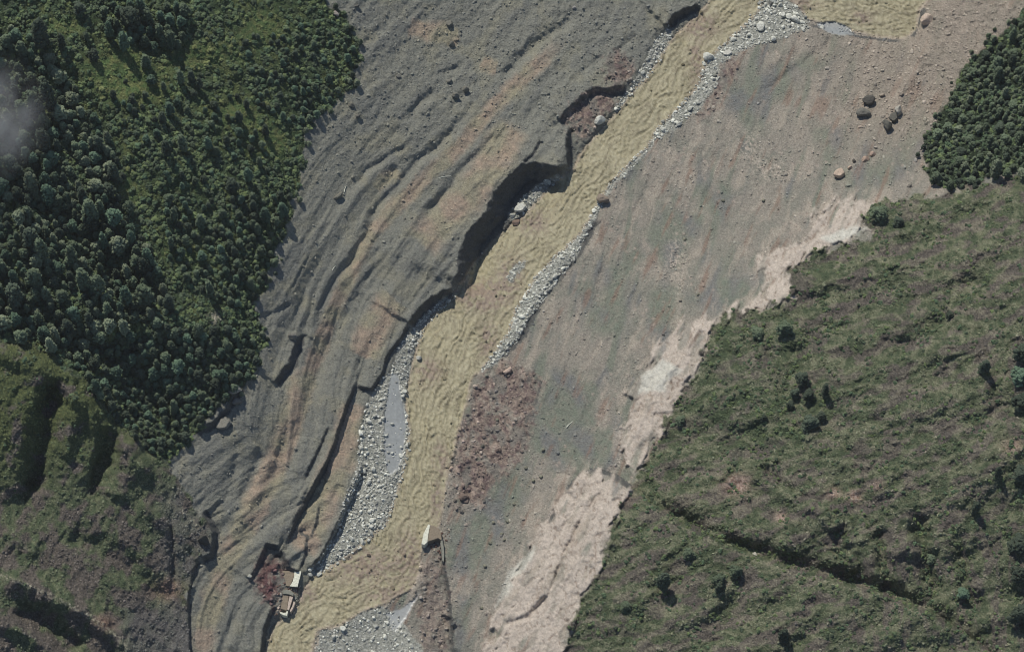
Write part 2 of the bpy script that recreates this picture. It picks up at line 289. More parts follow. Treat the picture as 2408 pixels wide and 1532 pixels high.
# the river bed lies level across, a little under its banks
_cl = np.array(CENTER, np.float64); _seg = np.hypot(*(_cl[1:] - _cl[:-1]).T); _cum = np.concatenate([[0], np.cumsum(_seg)])
_ch = np.array([20, 17, 14, 11, 9, 7, 5, 3, 1.5, 0, -1, -2, -3.5, -5, -6, -7, -8.0]) - 2
hr = np.interp(F['flow_s'], _cum, _ch).astype(np.float32)
near = np.exp(-np.clip(F['water_sd'], 0, 99) / 16)
H = H * (1 - near) + (hr + 3.0 * sstep(0, 10, F['water_sd'])) * near

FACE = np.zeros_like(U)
for pts, d, w, lh, ll, flag in SCARPS:
    P_ = np.array(pts); m = 5 * max(lh, ll)
    k = (U > P_[:, 0].min() - m) & (U < P_[:, 0].max() + m) & (V > P_[:, 1].min() - m) & (V < P_[:, 1].max() + m)
    u, v = U[k], V[k]
    wob = min(w * 0.25, 4)
    b, sd, fr, al = line_sd(pts, u + wob * perlin(u / 14, v / 14, 21) + 1.2 * perlin(u / 5, v / 5, 22), v + wob * perlin(u / 14, v / 14, 23) + 1.2 * perlin(u / 5, v / 5, 24))
    hs = -sd * b * flag
    ends = sstep(0, 0.07, fr) * sstep(1, 0.93, fr) * 0.85 + 0.15
    # the crest follows the line, the face falls away on the low side
    f = np.where(hs >= 0, 0.55 * np.exp(-hs / lh), np.where(hs > -w, 0.55 - 1.0 * (-hs / w), -0.45 * np.exp((hs + w) / ll)))
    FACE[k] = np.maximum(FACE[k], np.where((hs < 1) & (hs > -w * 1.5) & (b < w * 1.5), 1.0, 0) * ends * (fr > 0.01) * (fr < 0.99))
    endd = np.exp(-np.clip(b - 14, 0, 1e9) / 18)
    H[k] += d * f * ends * np.where((fr <= 0.001) | (fr >= 0.999), endd, 1)
for pts, a, w in GROOVES:
    P_ = np.array(pts); m = 4 * w
    k = (U > P_[:, 0].min() - m) & (U < P_[:, 0].max() + m) & (V > P_[:, 1].min() - m) & (V < P_[:, 1].max() + m)
    u, v = U[k], V[k]
    b, sd, fr, al = line_sd(pts, u + w * 0.45 * perlin(u / 30, v / 30, 31) + 1.5 * perlin(u / 7, v / 7, 32), v + w * 0.45 * perlin(u / 30, v / 30, 33) + 1.5 * perlin(u / 7, v / 7, 34))
    a, w = a * (0.85 if P_[:, 0].min() > 440 and P_[:, 0].max() < 1480 else 1.35), w * 1.15
    H[k] += a * np.exp(-(b / w) ** 2) * (sstep(0, 0.12, fr) * sstep(1, 0.88, fr) * 0.8 + 0.2) * (1 - 0.9 * F['water'][k])
HS = H.copy()      # smooth ground before the fine relief

# flowing streaks, lumps, blocks and tufts
fs, fd = F['flow_s'], F['flow_d']
slide = F['slide']
flowwarp = fd + 12 * perlin(fs / 200, fd / 90, 41) + 2.5 * perlin(fs / 34, fd / 26, 40)
streak = fbm(fs / 170, flowwarp / 30, 4, 42, 0.5) * (0.45 + 0.75 * sstep(-0.4, 0.5, perlin(fs / 140, fd / 90, 43)))
fold = ridged(fs / 620 + 0.3 * perlin(fs / 200, fd / 90, 38), flowwarp / 85, 3, 39, 0.42)
rough = ridged(U / 60 + 3, V / 60, 4, 45, 0.55)
fine = fbm(U / 17, V / 17, 3, 47, 0.65)
crumb = worley(U / 9, V / 9, 48); lump = 1 - crumb[0]
upper = sstep(500, 150, V) * slide
H += slide * ((5.0 * streak + 8.0 * fold) * (1 - 0.55 * upper) + (1.1 + upper) * rough + (1.0 + 0.8 * upper) * fine + 1.4 * ridged(fs / 60, flowwarp / 12, 4, 46, 0.6) + (0.4 + 0.8 * upper) * lump)
low_terr = sstep(0.2, 0.8, F['tan'])
bank = F['bank']
stk2 = fbm((U * 0.93 + V * 0.36) / 11, (V * 0.93 - U * 0.36) / 90, 3, 51)
clod = worley(U / 13, V / 13, 52); clodm = sstep(0.72, 0.95, clod[2]) * sstep(0.55, 0.1, clod[0])
H += bank * (1.0 * stk2 + 2.2 * fbm((U * 0.93 + V * 0.36) / 30, (V * 0.93 - U * 0.36) / 130, 4, 60, 0.55) + 0.9 * fine + 0.35 * lump + 2.2 * clodm * sstep(-0.2, 0.5, perlin(U / 80, V / 80, 53)) + 1.2 * fbm(U / 55, V / 55, 2, 54))
H += F['red'] * (4.0 * (1 - worley(U / 19, V / 16, 55)[0]) * sstep(-.5, .5, perlin(U / 30, V / 30, 50)) + 4.5 * ridged((U + V * .5) / 30, (V - U * .4) / 50, 4, 56, .6) + 1.2 * lump - 3)
up_r = sstep(1850, 2120, U) * sstep(420, 180, V) * bank
H += up_r * (3.4 * (1 - worley(U / 15, V / 11, 57)[0]) + 3.5 * ridged(U / 46, V / 30, 3, 58))
# pale bedrock: rounded slabs with cracks along the dip
du, dv = U * 0.6 - V * 0.8, U * 0.8 + V * 0.6
bl = worley(du / 44 + 0.35 * perlin(U / 30, V / 30, 61), dv / 22 + 0.35 * perlin(U / 30, V / 30, 62), 63)
bl2 = worley(du / 17 + 0.3 * perlin(U / 12, V / 12, 64), dv / 10, 65)
crack = sstep(0.0, 0.16, bl[1] - bl[0]); crack2 = sstep(0.0, 0.22, bl2[1] - bl2[0])
pale = F['pale']
n1_ = fbm(U / 40, V / 40, 3, 69)
pcr = fbm((U * 0.85 + V * 0.5) / 26, (V * 0.85 - U * 0.5) / 60, 3, 236)
pst = ridged((U * 0.85 + V * 0.5 + 10 * n1_) / 34, (V * 0.85 - U * 0.5 + 10 * n1_) / 80, 5, 70, 0.62)
blk_a = sstep(-0.35, 0.35, perlin(U / 60, V / 60, 66))
H += pale * (7 * sstep(0, 12, pale * 12) * 0.6 + 2.2 * bl[2] - 2 + 0.8 * crack + blk_a * (0.5 * crack2 + 0.8 * bl2[2]) + 6.0 * pst - 2.5 * sstep(0.12, 0.0, np.abs(pcr)) + 0.0 * ridged((U * 0.85 + V * 0.5 + 8 * n1_) / 30, (V * 0.85 - U * 0.5 + 8 * n1_) / 75, 5, 67, 0.6) + 0.5 * fine)
# river: braided muddy riffles
cx = sstep(1800, 1880, U); fs = fs * (1 - cx) + U * cx; fd = fd * (1 - cx) + V * cx
wa = fs + 26 * perlin(fs / 70, fd / 34, 71) ; wb = fd + 12 * perlin(fs / 48, fd / 30, 72)
cc = np.abs(wb); wu_ = 7 * perlin(fs / 22, fd / 22, 74); rip = 0.6 * ridged((wa * 0.75 + cc * 0.66 + wu_) / 9, (cc * 0.75 - wa * 0.66 + wu_) / 26, 3, 73, 0.7) + 0.45 * fbm(wa / 90, wb / 7, 3, 78) + 0.6 * fbm(fs / 9, fd / 6, 3, 85, .65)
rip2 = fbm(wa / 60, wb / 6, 3, 75, 0.6)
turb = sstep(-0.5, 0.4, perlin(fs / 60, fd / 40, 77))
W = F['water']
H += W * (3.8 * rip * (0.35 + 0.65 * turb) + 1.7 * rip2 + 0.9 * ridged(wa / 9, wb / 9, 2, 79) + 1.2 * sstep(8, 0, np.abs(F['water_sd'] + 3)))
H += F['gravel'] * (2.0 * (1 - worley(U / 8, V / 8, 81)[0]) + 1.0 * fine + 3.0 * perlin(U / 40, V / 40, 82))
# right hill: bedding ribs, tussocks
hR = F['hillR']
au, av = U * 0.94 - V * 0.34, U * 0.34 + V * 0.94
lowm = sstep(1150, 1400, V) * sstep(1900, 2100, U)
ribs = ridged((au + 14 * perlin(U / 40, V / 40, 90)) / 70, (av + 18 * perlin(U / 60, V / 60, 91)) / 26, 4, 92, 0.6)
ribv = ridged((U + 8 * perlin(U / 60, V / 60, 95)) / 26, V / 110, 3, 93, 0.6)
tuss = worley(U / 8.5, V / 7.5, 94)
H += hR * (5.0 * (ribs * (1 - lowm) + ribv * lowm) * (0.5 + 0.6 * sstep(-0.4, 0.5, perlin(U / 90, V / 90, 89))) + 4.2 * ridged(U / 34, V / 34, 3, 96) + 15 * fbm(au / 150, av / 80, 3, 86, .45) + 2.2 * (1 - tuss[0]) + 0.9 * fine)
hL = F['hillL']
ribL = ridged((U * 0.9 + V * 0.43 + 8 * perlin(U / 50, V / 50, 97)) / 24, (V * 0.9 - U * 0.43) / 80, 4, 98, 0.6)
H += hL * (5.0 * ribL + 3.5 * ridged(U / 45, V / 45, 3, 99) + 2.2 * (1 - tuss[0]) + 0.9 * fine)
fo = np.maximum(F['forest'], F['forR'])
H += fo * (4.0 * (1 - worley(U / 17, V / 14, 101)[0]) + 2.2 * (1 - tuss[0]) + 3 * fbm(U / 60, V / 60, 3, 102))
H = np.where(F['pool'] > 0.5, HS - 1 + 0.15 * fine, H)

# ------------------------------------------------------------------ ground colours (albedo, plus painted shade on scarp faces)
def mix(a, b, t): return a * (1 - t[..., None]) + b * t[..., None]
ONE = np.ones(U.shape + (3,), np.float32)
n1 = fbm(U / 70, V / 70, 4, 201); n2 = fbm(U / 14, V / 14, 3, 203); n3 = fbm(U / 5.5, V / 5.5, 2, 205)
col = ONE * lin(137, 137, 124)
col = mix(col, ONE * lin(126, 127, 118), sstep(-0.2, 0.6, streak)); col = mix(col, ONE * lin(146, 143, 122), sstep(0.0, 0.7, n1) * 0.7)
tanm = F['tan'] * (0.75 + 0.25 * n2)
col = mix(col, mix(ONE * lin(176, 154, 134), ONE * lin(164, 156, 130), sstep(-0.3, 0.4, perlin(U / 60, V / 60, 207))), (0.85 * tanm).clip(0, 1))
stk3 = fbm((U * 0.93 + V * 0.36 + 14 * n1) / 24, (V * 0.93 - U * 0.36) / 110, 4, 59, 0.6)
bcol = mix(ONE * lin(151, 144, 130), ONE * lin(141, 138, 124), sstep(-0.3, 0.5, n1))
bcol = mix(bcol, ONE * lin(176, 164, 146), sstep(0.0, 0.6, stk3) * 0.6)
ggm = np.maximum(F['gg'] * (0.8 + 0.3 * n2), sstep(0.15, 0.7, fbm((U * 0.95 + V * 0.3) / 34, (V * 0.95 - U * 0.3) / 170, 3, 209)) * 0.8).clip(0, 1)
bcol = mix(bcol, mix(ONE * lin(122, 129, 112), ONE * lin(118, 120, 117), sstep(-0.2, 0.5, perlin(U / 45, V / 80, 211))), (ggm * 1.0).clip(0, 1))
near_p = sstep(60, 0, np.min([poly_sd(p, U, V) for p in PALE], 0)) * sstep(-0.2, 0.5, stk3)
bcol = mix(bcol, ONE * lin(184, 170, 152), near_p * 0.6)
bcol = mix(bcol, ONE * lin(140, 112, 94), sstep(0.35, 0.8, fbm((U * 0.9 + V * 0.4) / 20, (V * 0.9 - U * 0.4) / 120, 4, 243)) * 0.6)
bcol = mix(bcol, ONE * lin(160, 144, 126), sstep(1750, 2150, U) * sstep(480, 250, V) * 0.5)
spots = sstep(0.80, 0.86, clod[2]) * sstep(0.42, 0.12, clod[0]) * sstep(-0.1, 0.4, perlin(U / 90, V / 90, 212))
bcol = mix(bcol, ONE * lin(176, 160, 144), spots * 0.7)
ps = np.exp(-(((U - 1810) / 50) ** 2 + ((V - 400) / 30) ** 2)) + np.exp(-(((U - 1590) / 26) ** 2 + ((V - 620) / 60) ** 2)) + np.exp(-(((U - 1760) / 30) ** 2 + ((V - 340) / 30) ** 2))
bcol = mix(bcol, ONE * lin(188, 174, 156), (ps * sstep(-0.1, 0.5, n3 + n2 * 0.5)).clip(0, 1) * 0.9)
col = mix(col, bcol, np.where(F['west'], 0, 1) * 1.0)
col = mix(col, ONE * lin(92, 93, 90), (FACE * 0.9).clip(0, 1) * (1 - F['gravel']))  # scarp faces painted darker grey, standing in for their deep shade
rcol = mix(ONE * lin(128, 112, 102), ONE * lin(158, 140, 124), sstep(-0.4, 0.5, n3)); rcol = mix(rcol, ONE * lin(108, 90, 88), sstep(0, 0.5, n2 + n1 * 0.4) * 0.8)
rwine = np.exp(-(((U - 640) / 50) ** 2 + ((V - 1375) / 90) ** 2)); rcol = mix(rcol, ONE * lin(104, 72, 72), rwine)
rcol = mix(rcol, ONE * lin(172, 152, 136), sstep(0.25, 0.6, fbm(U / 22, V / 30, 3, 231)) * 0.8); rcol = mix(rcol, ONE * lin(126, 124, 114), sstep(0.1, 0.5, fbm(U / 34, V / 60, 3, 233)) * 0.7)
col = mix(col, rcol, F['red'] * sstep(-0.9, 0.1, n1 + n2 + 0.4).clip(0, 1) * (1 - 0.35 * sstep(1280, 1330, V) * np.where(F['west'], 0, 1)))
pc = mix(ONE * lin(190, 177, 161), ONE * lin(158, 144, 129), sstep(0.05, 0.7, -pst + 0.3 * n3 + 0.3)); pc = mix(pc, ONE * lin(122, 104, 88), sstep(0.1, -0.3, pst) * 0.8 + sstep(0.13, 0.0, np.abs(pcr)) * 0.6 * sstep(-.3, .2, n2))
pc = mix(pc, bcol, sstep(0.1, 0.5, fbm((U * 0.85 + V * 0.5) / 26, (V * 0.85 - U * 0.5) / 90, 4, 235)) * 0.8)
pc = mix(pc, ONE * lin(120, 100, 84), (1 - crack) * 0.22 * sstep(-0.2, 0.3, n1) + 0.2 * (1 - crack2) * blk_a)
pc = mix(pc, ONE * lin(206, 200, 184), F['white'] * 0.7)
col = mix(col, pc, pale); col = mix(col, ONE * lin(196, 194, 180), F['white'] * 0.75 * (1 - hR))
gc = mix(ONE * lin(146, 148, 136), ONE * lin(172, 172, 160), sstep(-0.4, 0.4, n3)); col = mix(col, gc, F['gravel'])
ol = mix(ONE * lin(80, 92, 66), ONE * lin(102, 108, 80), sstep(-0.3, 0.4, n2)); gy = mix(ONE * lin(92, 86, 79), ONE * lin(110, 102, 92), sstep(-0.4, 0.5, n3))
gnoise = fbm(au / 70, av / 30, 4, 221) * (1 - lowm) + fbm(U / 28, V / 90, 4, 222) * lowm
hc = mix(ol, gy, sstep(-0.05, 0.25, gnoise + 0.12 * n3))
green = np.exp(-(((U - 1800) / 200) ** 2 + ((V - 960) / 120) ** 2)) + np.exp(-(((U - 1830) / 90) ** 2 + ((V - 600) / 70) ** 2)) * 0.8 + np.exp(-(((U - 2110) / 70) ** 2 + ((V - 760) / 24) ** 2)) + np.exp(-(((U - 2200) / 60) ** 2 + ((V - 1470) / 30) ** 2)) + np.exp(-(((U - 1640) / 90) ** 2 + ((V - 1300) / 60) ** 2)) * 0.6 + np.exp(-(((U - 1450) / 80) ** 2 + ((V - 1460) / 60) ** 2)) * 0.7 + np.exp(-(((U - 2400) / 50) ** 2 + ((V - 1200) / 260) ** 2)) * 0.8 + np.exp(-(((U - 1780) / 100) ** 2 + ((V - 790) / 40) ** 2)) + np.exp(-(((U - 2080) / 60) ** 2 + ((V - 500) / 40) ** 2))
GREEN = green * sstep(-0.7, 0.3, n2 + n1 * 0.6)
hc = mix(hc, mix(ONE * lin(62, 80, 52), ONE * lin(74, 92, 58), sstep(-0.3, 0.5, n3)), GREEN.clip(0, 1) * 0.8)
path = sstep(5, 1, line_sd([(2180, 620), (2220, 640), (2290, 670), (2300, 700)], U, V)[0]) + sstep(4, 1, line_sd([(1820, 1200), (1900, 1240), (1960, 1300)], U, V)[0])
crest = sstep(6, 1, line_sd([(1480, 1150), (1550, 1200), (1620, 1242), (1700, 1280), (1790, 1315), (1900, 1352), (2050, 1392), (2180, 1443), (2296, 1514)], U, V - 5 + 2 * n2)[0])
hc = mix(hc, ONE * lin(128, 124, 102), (crest * sstep(-.5, .3, n3) * .6).clip(0, 1)); hc = mix(hc, ONE * lin(124, 120, 96), sstep(0.45, 0.9, ribs + 0.3 * n3) * 0.5)
hc = mix(hc, ONE * lin(122, 118, 92), path.clip(0, 1) * 0.5)
bare = sum(a * np.exp(-(((U - x) / r) ** 2 + ((V - y) / (r * 0.8)) ** 2)) for x, y, r, a in [(1732, 1138, 30, 1.2), (1838, 1216, 14, .9), (1960, 1158, 18, .8), (2010, 1166, 18, .9), (2065, 1142, 16, .6), (2380, 1048, 26, .6), (1460, 1160, 26, .7), (2090, 240, 20, .5)])
hc = mix(hc, mix(ONE * lin(176, 152, 136), ONE * lin(132, 100, 84), sstep(-0.2, 0.5, n3)), (bare * sstep(-0.25, 0.25, ribs + n3 * 0.6)).clip(0, 1))
hcl = mix(ol, mix(ONE * lin(96, 104, 62), ONE * lin(74, 84, 54), sstep(-0.4, 0.4, n3)), sstep(1250, 1000, V + 0.3 * U)); hcl = mix(hcl, gy * 0.95, sstep(-0.1, 0.4, fbm(U / 50, V / 50, 4, 225) + 0.45 * sstep(1050, 1350, V) - 0.25))
hcl = mix(hcl, ONE * lin(108, 106, 100), sstep(0.1, 0.5, ridged(U / 60, V / 90, 4, 226)) * sstep(340, 420, U) * sstep(1100, 1180, V) * 0.7)
hcl = mix(hcl, ONE * lin(104, 102, 98), sstep(1380, 1460, V - 0.2 * (U - 300)) * sstep(250, 330, U) * 0.8)
hcl = mix(hcl, ONE * lin(142, 112, 92), (np.exp(-(((U - 395) / 34) ** 2 + ((V - 1385) / 24) ** 2)) + np.exp(-(((U - 245) / 22) ** 2 + ((V - 1465) / 18) ** 2))).clip(0, 1) * 0.7)
rid = sstep(9, 2, line_sd([(0, 1350), (100, 1390), (200, 1440), (280, 1500), (330, 1560)], U + 4 * n2, V)[0]) + sstep(7, 2, line_sd([(400, 1180), (430, 1200), (470, 1240), (496, 1268)], U + 4 * n2, V)[0])
hcl = mix(hcl, ONE * lin(150, 144, 122), (rid * sstep(-0.3, 0.4, n3)).clip(0, 1) * 0.7)
fc = mix(ONE * lin(62, 76, 50), ONE * lin(84, 92, 54), sstep(0.0, 0.5, n1)); fc = mix(fc, ONE * lin(56, 68, 50), sstep(0, 0.6, n2))
meadow = sum(a * np.exp(-(((U - x) / rx) ** 2 + ((V - y) / ry) ** 2)) for x, y, rx, ry, a in [(150, 60, 60, 26, 1), (260, 160, 70, 50, 1), (330, 210, 90, 50, 1), (480, 130, 110, 40, .9), (620, 60, 70, 50, .9), (560, 270, 90, 50, .9), (640, 340, 60, 40, 1), (300, 440, 40, 50, .8), (430, 600, 60, 30, .9), (270, 775, 55, 26, 1.1), (20, 660, 60, 40, .6), (200, 560, 40, 40, .5), (300, 90, 40, 60, .5), (450, 440, 60, 30, .5)])
fc = mix(fc, mix(ONE * lin(82, 102, 58), ONE * lin(102, 108, 62), sstep(-0.3, 0.4, n2)), (meadow * 0.9).clip(0, 1))
fb = np.exp(-(((U - 506) / 16) ** 2 + ((V - 748) / 14) ** 2)) + 0.7 * np.exp(-(((U - 412) / 14) ** 2 + ((V - 775) / 18) ** 2)) + 0.6 * np.exp(-(((U - 560) / 20) ** 2 + ((V - 920) / 14) ** 2)) + 0.5 * np.exp(-(((U - 245) / 14) ** 2 + ((V - 595) / 14) ** 2))
fc = mix(fc, ONE * lin(170, 160, 140), (fb * sstep(-0.5, 0.2, n3)).clip(0, 1) * 0.8)
hc = hc * (1.12 + 0.35 * sstep(0.4, 0.9, ribs)[..., None]); hcl = hcl * 1.32; fc = fc * 1.45
col = mix(col, hc, hR); col = mix(col, hcl, hL); col = mix(col, fc, F['forest']); col = mix(col, ONE * lin(52, 64, 46), F['forR'])
wc = mix(ONE * lin(160, 151, 116), ONE * lin(128, 119, 90), sstep(-0.2, 0.7, rip2)); wc = mix(wc, ONE * lin(180, 173, 138), sstep(0.3, 0.95, rip) * 0.6)
shal = [(1255, 520, 34, 24), (1130, 700, 60, 30), (1160, 690, 40, 26), (1010, 870, 30, 30), (1205, 640, 26, 40), (1040, 1080, 16, 40), (860, 1330, 90, 34), (1650, 60, 44, 30), (1640, 150, 16, 50), (1690, 250, 10, 20), (2030, 40, 22, 14), (1150, 800, 20, 40), (1030, 1180, 14, 40), (1860, 10, 60, 14), (930, 1400, 70, 26), (965, 1300, 24, 60), (720, 1400, 30, 20)]
sm = sum(np.exp(-(((U - x + 10 * n2) / rx) ** 2 + ((V - y + 10 * n1) / ry) ** 2)) for x, y, rx, ry in shal)
wc = mix(wc, mix(ONE * lin(146, 126, 108), ONE * lin(122, 104, 94), sstep(-0.2, 0.5, n3)), (sm * 1.1 * sstep(-0.6, 0.3, n2 + n3 * .4)).clip(0, 0.8))
wc = mix(wc, ONE * lin(166, 150, 130), sstep(-9, -1, F['water_sd'] + 3 * n2) * 0.7)
col = mix(col, wc, W)
col = mix(col, ONE * lin(150, 154, 152), F['pool'] * 0.9)
col = col * (1 + 0.10 * n3[..., None] + 0.06 * n2[..., None]) * (0.985 + 0.03 * _r.standard_normal(U.shape).astype(np.float32)[..., None])
gm = col.mean(-1, keepdims=True); col = gm + (col - gm) * (0.84 + 0.0 * W[..., None] + 0.16 * (F['tan'] * (1 - W))[..., None])
col = np.clip(col * np.float32(0.98), 0.008, 0.85)

def pixel_to_world(u, v, h):
    """image position and height in image pixels -> world metres on the view ray"""
    u = np.asarray(u, np.float64); v = np.asarray(v, np.float64); h = np.asarray(h, np.float64)
    dx = (u - UC) * S; q = (VC - v) * S
    dy = FWD[1] * DIST + UPV[1] * q; dz = FWD[2] * DIST + UPV[2] * q
    t = (h * S - CAM[2]) / dz
    return np.stack([dx * t, CAM[1] + dy * t, h * S + 0 * t], -1)

def ground_h(u, v, A=None):
    A = H if A is None else A
    x = np.clip((np.asarray(u, float) - U0) / STEP, 0, NU - 1.001); y = np.clip((np.asarray(v, float) - V0) / STEP, 0, NV - 1.001)
    i = x.astype(int); j = y.astype(int); fx = x - i; fy = y - j
    return (A[j, i] * (1 - fx) + A[j, i + 1] * fx) * (1 - fy) + (A[j + 1, i] * (1 - fx) + A[j + 1, i + 1] * fx) * fy

def field_at(A, u, v):
    i = np.clip(((np.asarray(u, float) - U0) / STEP).round().astype(int), 0, NU - 1); j = np.clip(((np.asarray(v, float) - V0) / STEP).round().astype(int), 0, NV - 1)
    return A[j, i]

# ------------------------------------------------------------------ materials
def new_mat(name, rough=0.9, spec=0.2):
    m = bpy.data.materials.new(name); m.use_nodes = True; n = m.node_tree
    b = n.nodes['Principled BSDF']; b.inputs['Roughness'].default_value = rough; b.inputs['Specular IOR Level'].default_value = spec
    return m, n, b

def ground_mat(name, rough, spec, scales, bumps, var=0.3):
    m, n, b = new_mat(name, rough, spec)
    at = n.nodes.new('ShaderNodeAttribute'); at.attribute_name = 'Albedo'
    tc = n.nodes.new('ShaderNodeNewGeometry')
    nz = n.nodes.new('ShaderNodeTexNoise'); nz.inputs['Scale'].default_value = scales[0]; nz.inputs['Detail'].default_value = 6; nz.inputs['Roughness'].default_value = 0.65
    n.links.new(tc.outputs['Position'], nz.inputs['Vector'])
    mr = n.nodes.new('ShaderNodeMapRange'); mr.inputs[1].default_value = 0.3; mr.inputs[2].default_value = 0.7; mr.inputs[3].default_value = 1 - var; mr.inputs[4].default_value = 1 + var
    n.links.new(nz.outputs[0], mr.inputs[0])
    mu = n.nodes.new('ShaderNodeVectorMath'); mu.operation = 'SCALE'
    n.links.new(at.outputs['Color'], mu.inputs[0]); n.links.new(mr.outputs[0], mu.inputs['Scale']); n.links.new(mu.outputs[0], b.inputs['Base Color'])
    prev = None
    for sc, st, dist in bumps:
        z = n.nodes.new('ShaderNodeTexNoise'); z.inputs['Scale'].default_value = sc; z.inputs['Detail'].default_value = 5; z.inputs['Roughness'].default_value = 0.7
        n.links.new(tc.outputs['Position'], z.inputs['Vector'])
        bp = n.nodes.new('ShaderNodeBump'); bp.inputs['Strength'].default_value = st; bp.inputs['Distance'].default_value = dist
        n.links.new(z.outputs[0], bp.inputs['Height'])
        if prev: n.links.new(prev.outputs[0], bp.inputs['Normal'])
        prev = bp
    n.links.new(prev.outputs[0], b.inputs['Normal'])
    return m

M_earth = ground_mat('earth_debris', 0.95, 0.1, (1.3,), ((1.0, 1.0, 0.9), (0.45, 0.7, 1.0)), 0.30)
M_veg = ground_mat('hill_vegetation', 1.0, 0.05, (1.4,), ((1.2, 0.9, 0.8), (0.6, 0.6, 1.0)), 0.45)
M_rock = ground_mat('pale_bedrock', 0.92, 0.15, (0.9,), ((1.3, 0.8, 0.45), (0.35, 0.5, 0.8)), 0.2)
M_water = ground_mat('muddy_water', 0.5, 0.25, (0.8,), ((1.2, 0.6, 0.3), (0.5, 0.5, 0.5)), 0.14)
M_pool = ground_mat('grey_silt_water', 0.35, 0.4, (0.6,), ((1.4, 0.15, 0.1),), 0.08)

# ------------------------------------------------------------------ terrain meshes, split by kind of ground
X = pixel_to_world(U, V, H).reshape(-1, 3).astype(np.float32)
lab = np.where(F['west'], 0, 1)
lab = np.where(F['pale'] > 0.5, 2, lab)
for k, key in ((3, 'gravel'), (4, 'hillR'), (5, 'hillL'), (6, 'forest'), (7, 'forR')): lab = np.where(F[key] > 0.5, k, lab)
lab = np.where(W > 0.5, 8, lab); lab = np.where(F['pool'] > 0.5, 9, lab)
fl = lab[:-1, :-1].ravel()
ii = (np.arange(NV - 1)[:, None] * NU + np.arange(NU - 1)[None]).ravel()
quads = np.stack([ii, ii + NU, ii + NU + 1, ii + 1], 1)
colf = np.concatenate([col.reshape(-1, 3), np.ones((NU * NV, 1), np.float32)], 1)

def np_mesh(name, co, q, colors=None, smooth=True):
    me = bpy.data.meshes.new(name); nq, k = q.shape
    me.vertices.add(len(co)); me.vertices.foreach_set('co', np.ascontiguousarray(co, np.float32).ravel())
    me.loops.add(nq * k); me.loops.foreach_set('vertex_index', q.astype(np.int32).ravel())
    me.polygons.add(nq); me.polygons.foreach_set('loop_start', np.arange(0, nq * k, k, dtype=np.int32))
    me.update(calc_edges=True)
    me.polygons.foreach_set('use_smooth', np.full(nq, smooth))
    if colors is not None:
        a = me.color_attributes.new('Albedo', 'FLOAT_COLOR', 'POINT'); a.data.foreach_set('color', colors.astype(np.float32).ravel())
    return me

def land(name, labels, mat):
    sel = quads[np.isin(fl, labels)]
    if not len(sel): return None
    ids, inv = np.unique(sel, return_inverse=True)
    me = np_mesh(name, X[ids], inv.reshape(sel.shape), colf[ids]); me.materials.append(mat)
    o = bpy.data.objects.new(name, me); C.objects.link(o); o['kind'] = 'structure'; return o

land('landslide', [0], M_earth); land('riverbank', [1], M_earth); land('bedrock', [2], M_rock); land('gravel_bar', [3], M_earth)
land('hillside', [4], M_veg); land('hillside', [5], M_veg); land('forest_floor', [6], M_veg); land('forest_floor', [7], M_veg)
land('river', [8], M_water); land('silt_pool', [9], M_pool)

# ground beyond the finely gridded part, a coarse sheet that dips under its edge
bu = np.arange(-2600, 5001, 40.0); bv = np.arange(-2400, 3901, 40.0); BU, BV = np.meshgrid(bu, bv)
BH = base_h(BU, BV) + 8 * fbm(BU / 150, BV / 150, 4, 301) - 6
inside = (BU > U0 + 60) & (BU < U1 - 60) & (BV > V0 + 60) & (BV < V1 - 60)
BX = pixel_to_world(BU, BV, BH).reshape(-1, 3); nb = len(bu)
jj = (np.arange(len(bv) - 1)[:, None] * nb + np.arange(nb - 1)[None]).ravel()
bq = np.stack([jj, jj + nb, jj + nb + 1, jj + 1], 1); bq = bq[~inside.ravel()[bq].any(1)]
ids, inv = np.unique(bq, return_inverse=True)
bc = mix(np.ones(BU.shape + (3,)) * lin(70, 80, 56), np.ones(BU.shape + (3,)) * lin(104, 98, 80), sstep(-0.2, 0.5, fbm(BU / 200, BV / 200, 3, 303))).reshape(-1, 3)
me = np_mesh('ground', BX[ids], inv.reshape(bq.shape), np.concatenate([bc[ids], np.ones((len(ids), 1))], 1)); me.materials.append(M_veg)
o = bpy.data.objects.new('ground', me); C.objects.link(o); o['kind'] = 'structure'

# ------------------------------------------------------------------ plants and stones
def ico(sub):
    import bmesh
    bm = bmesh.new(); bmesh.ops.create_icosphere(bm, subdivisions=sub, radius=1.0)
    co = np.array([v.co[:] for v in bm.verts], np.float32); f = np.array([[v.index for v in p.verts] for p in bm.faces], np.int32); bm.free()
    return co, f
ICO1, ICO2, ICO3 = ico(1), ico(2), ico(3)

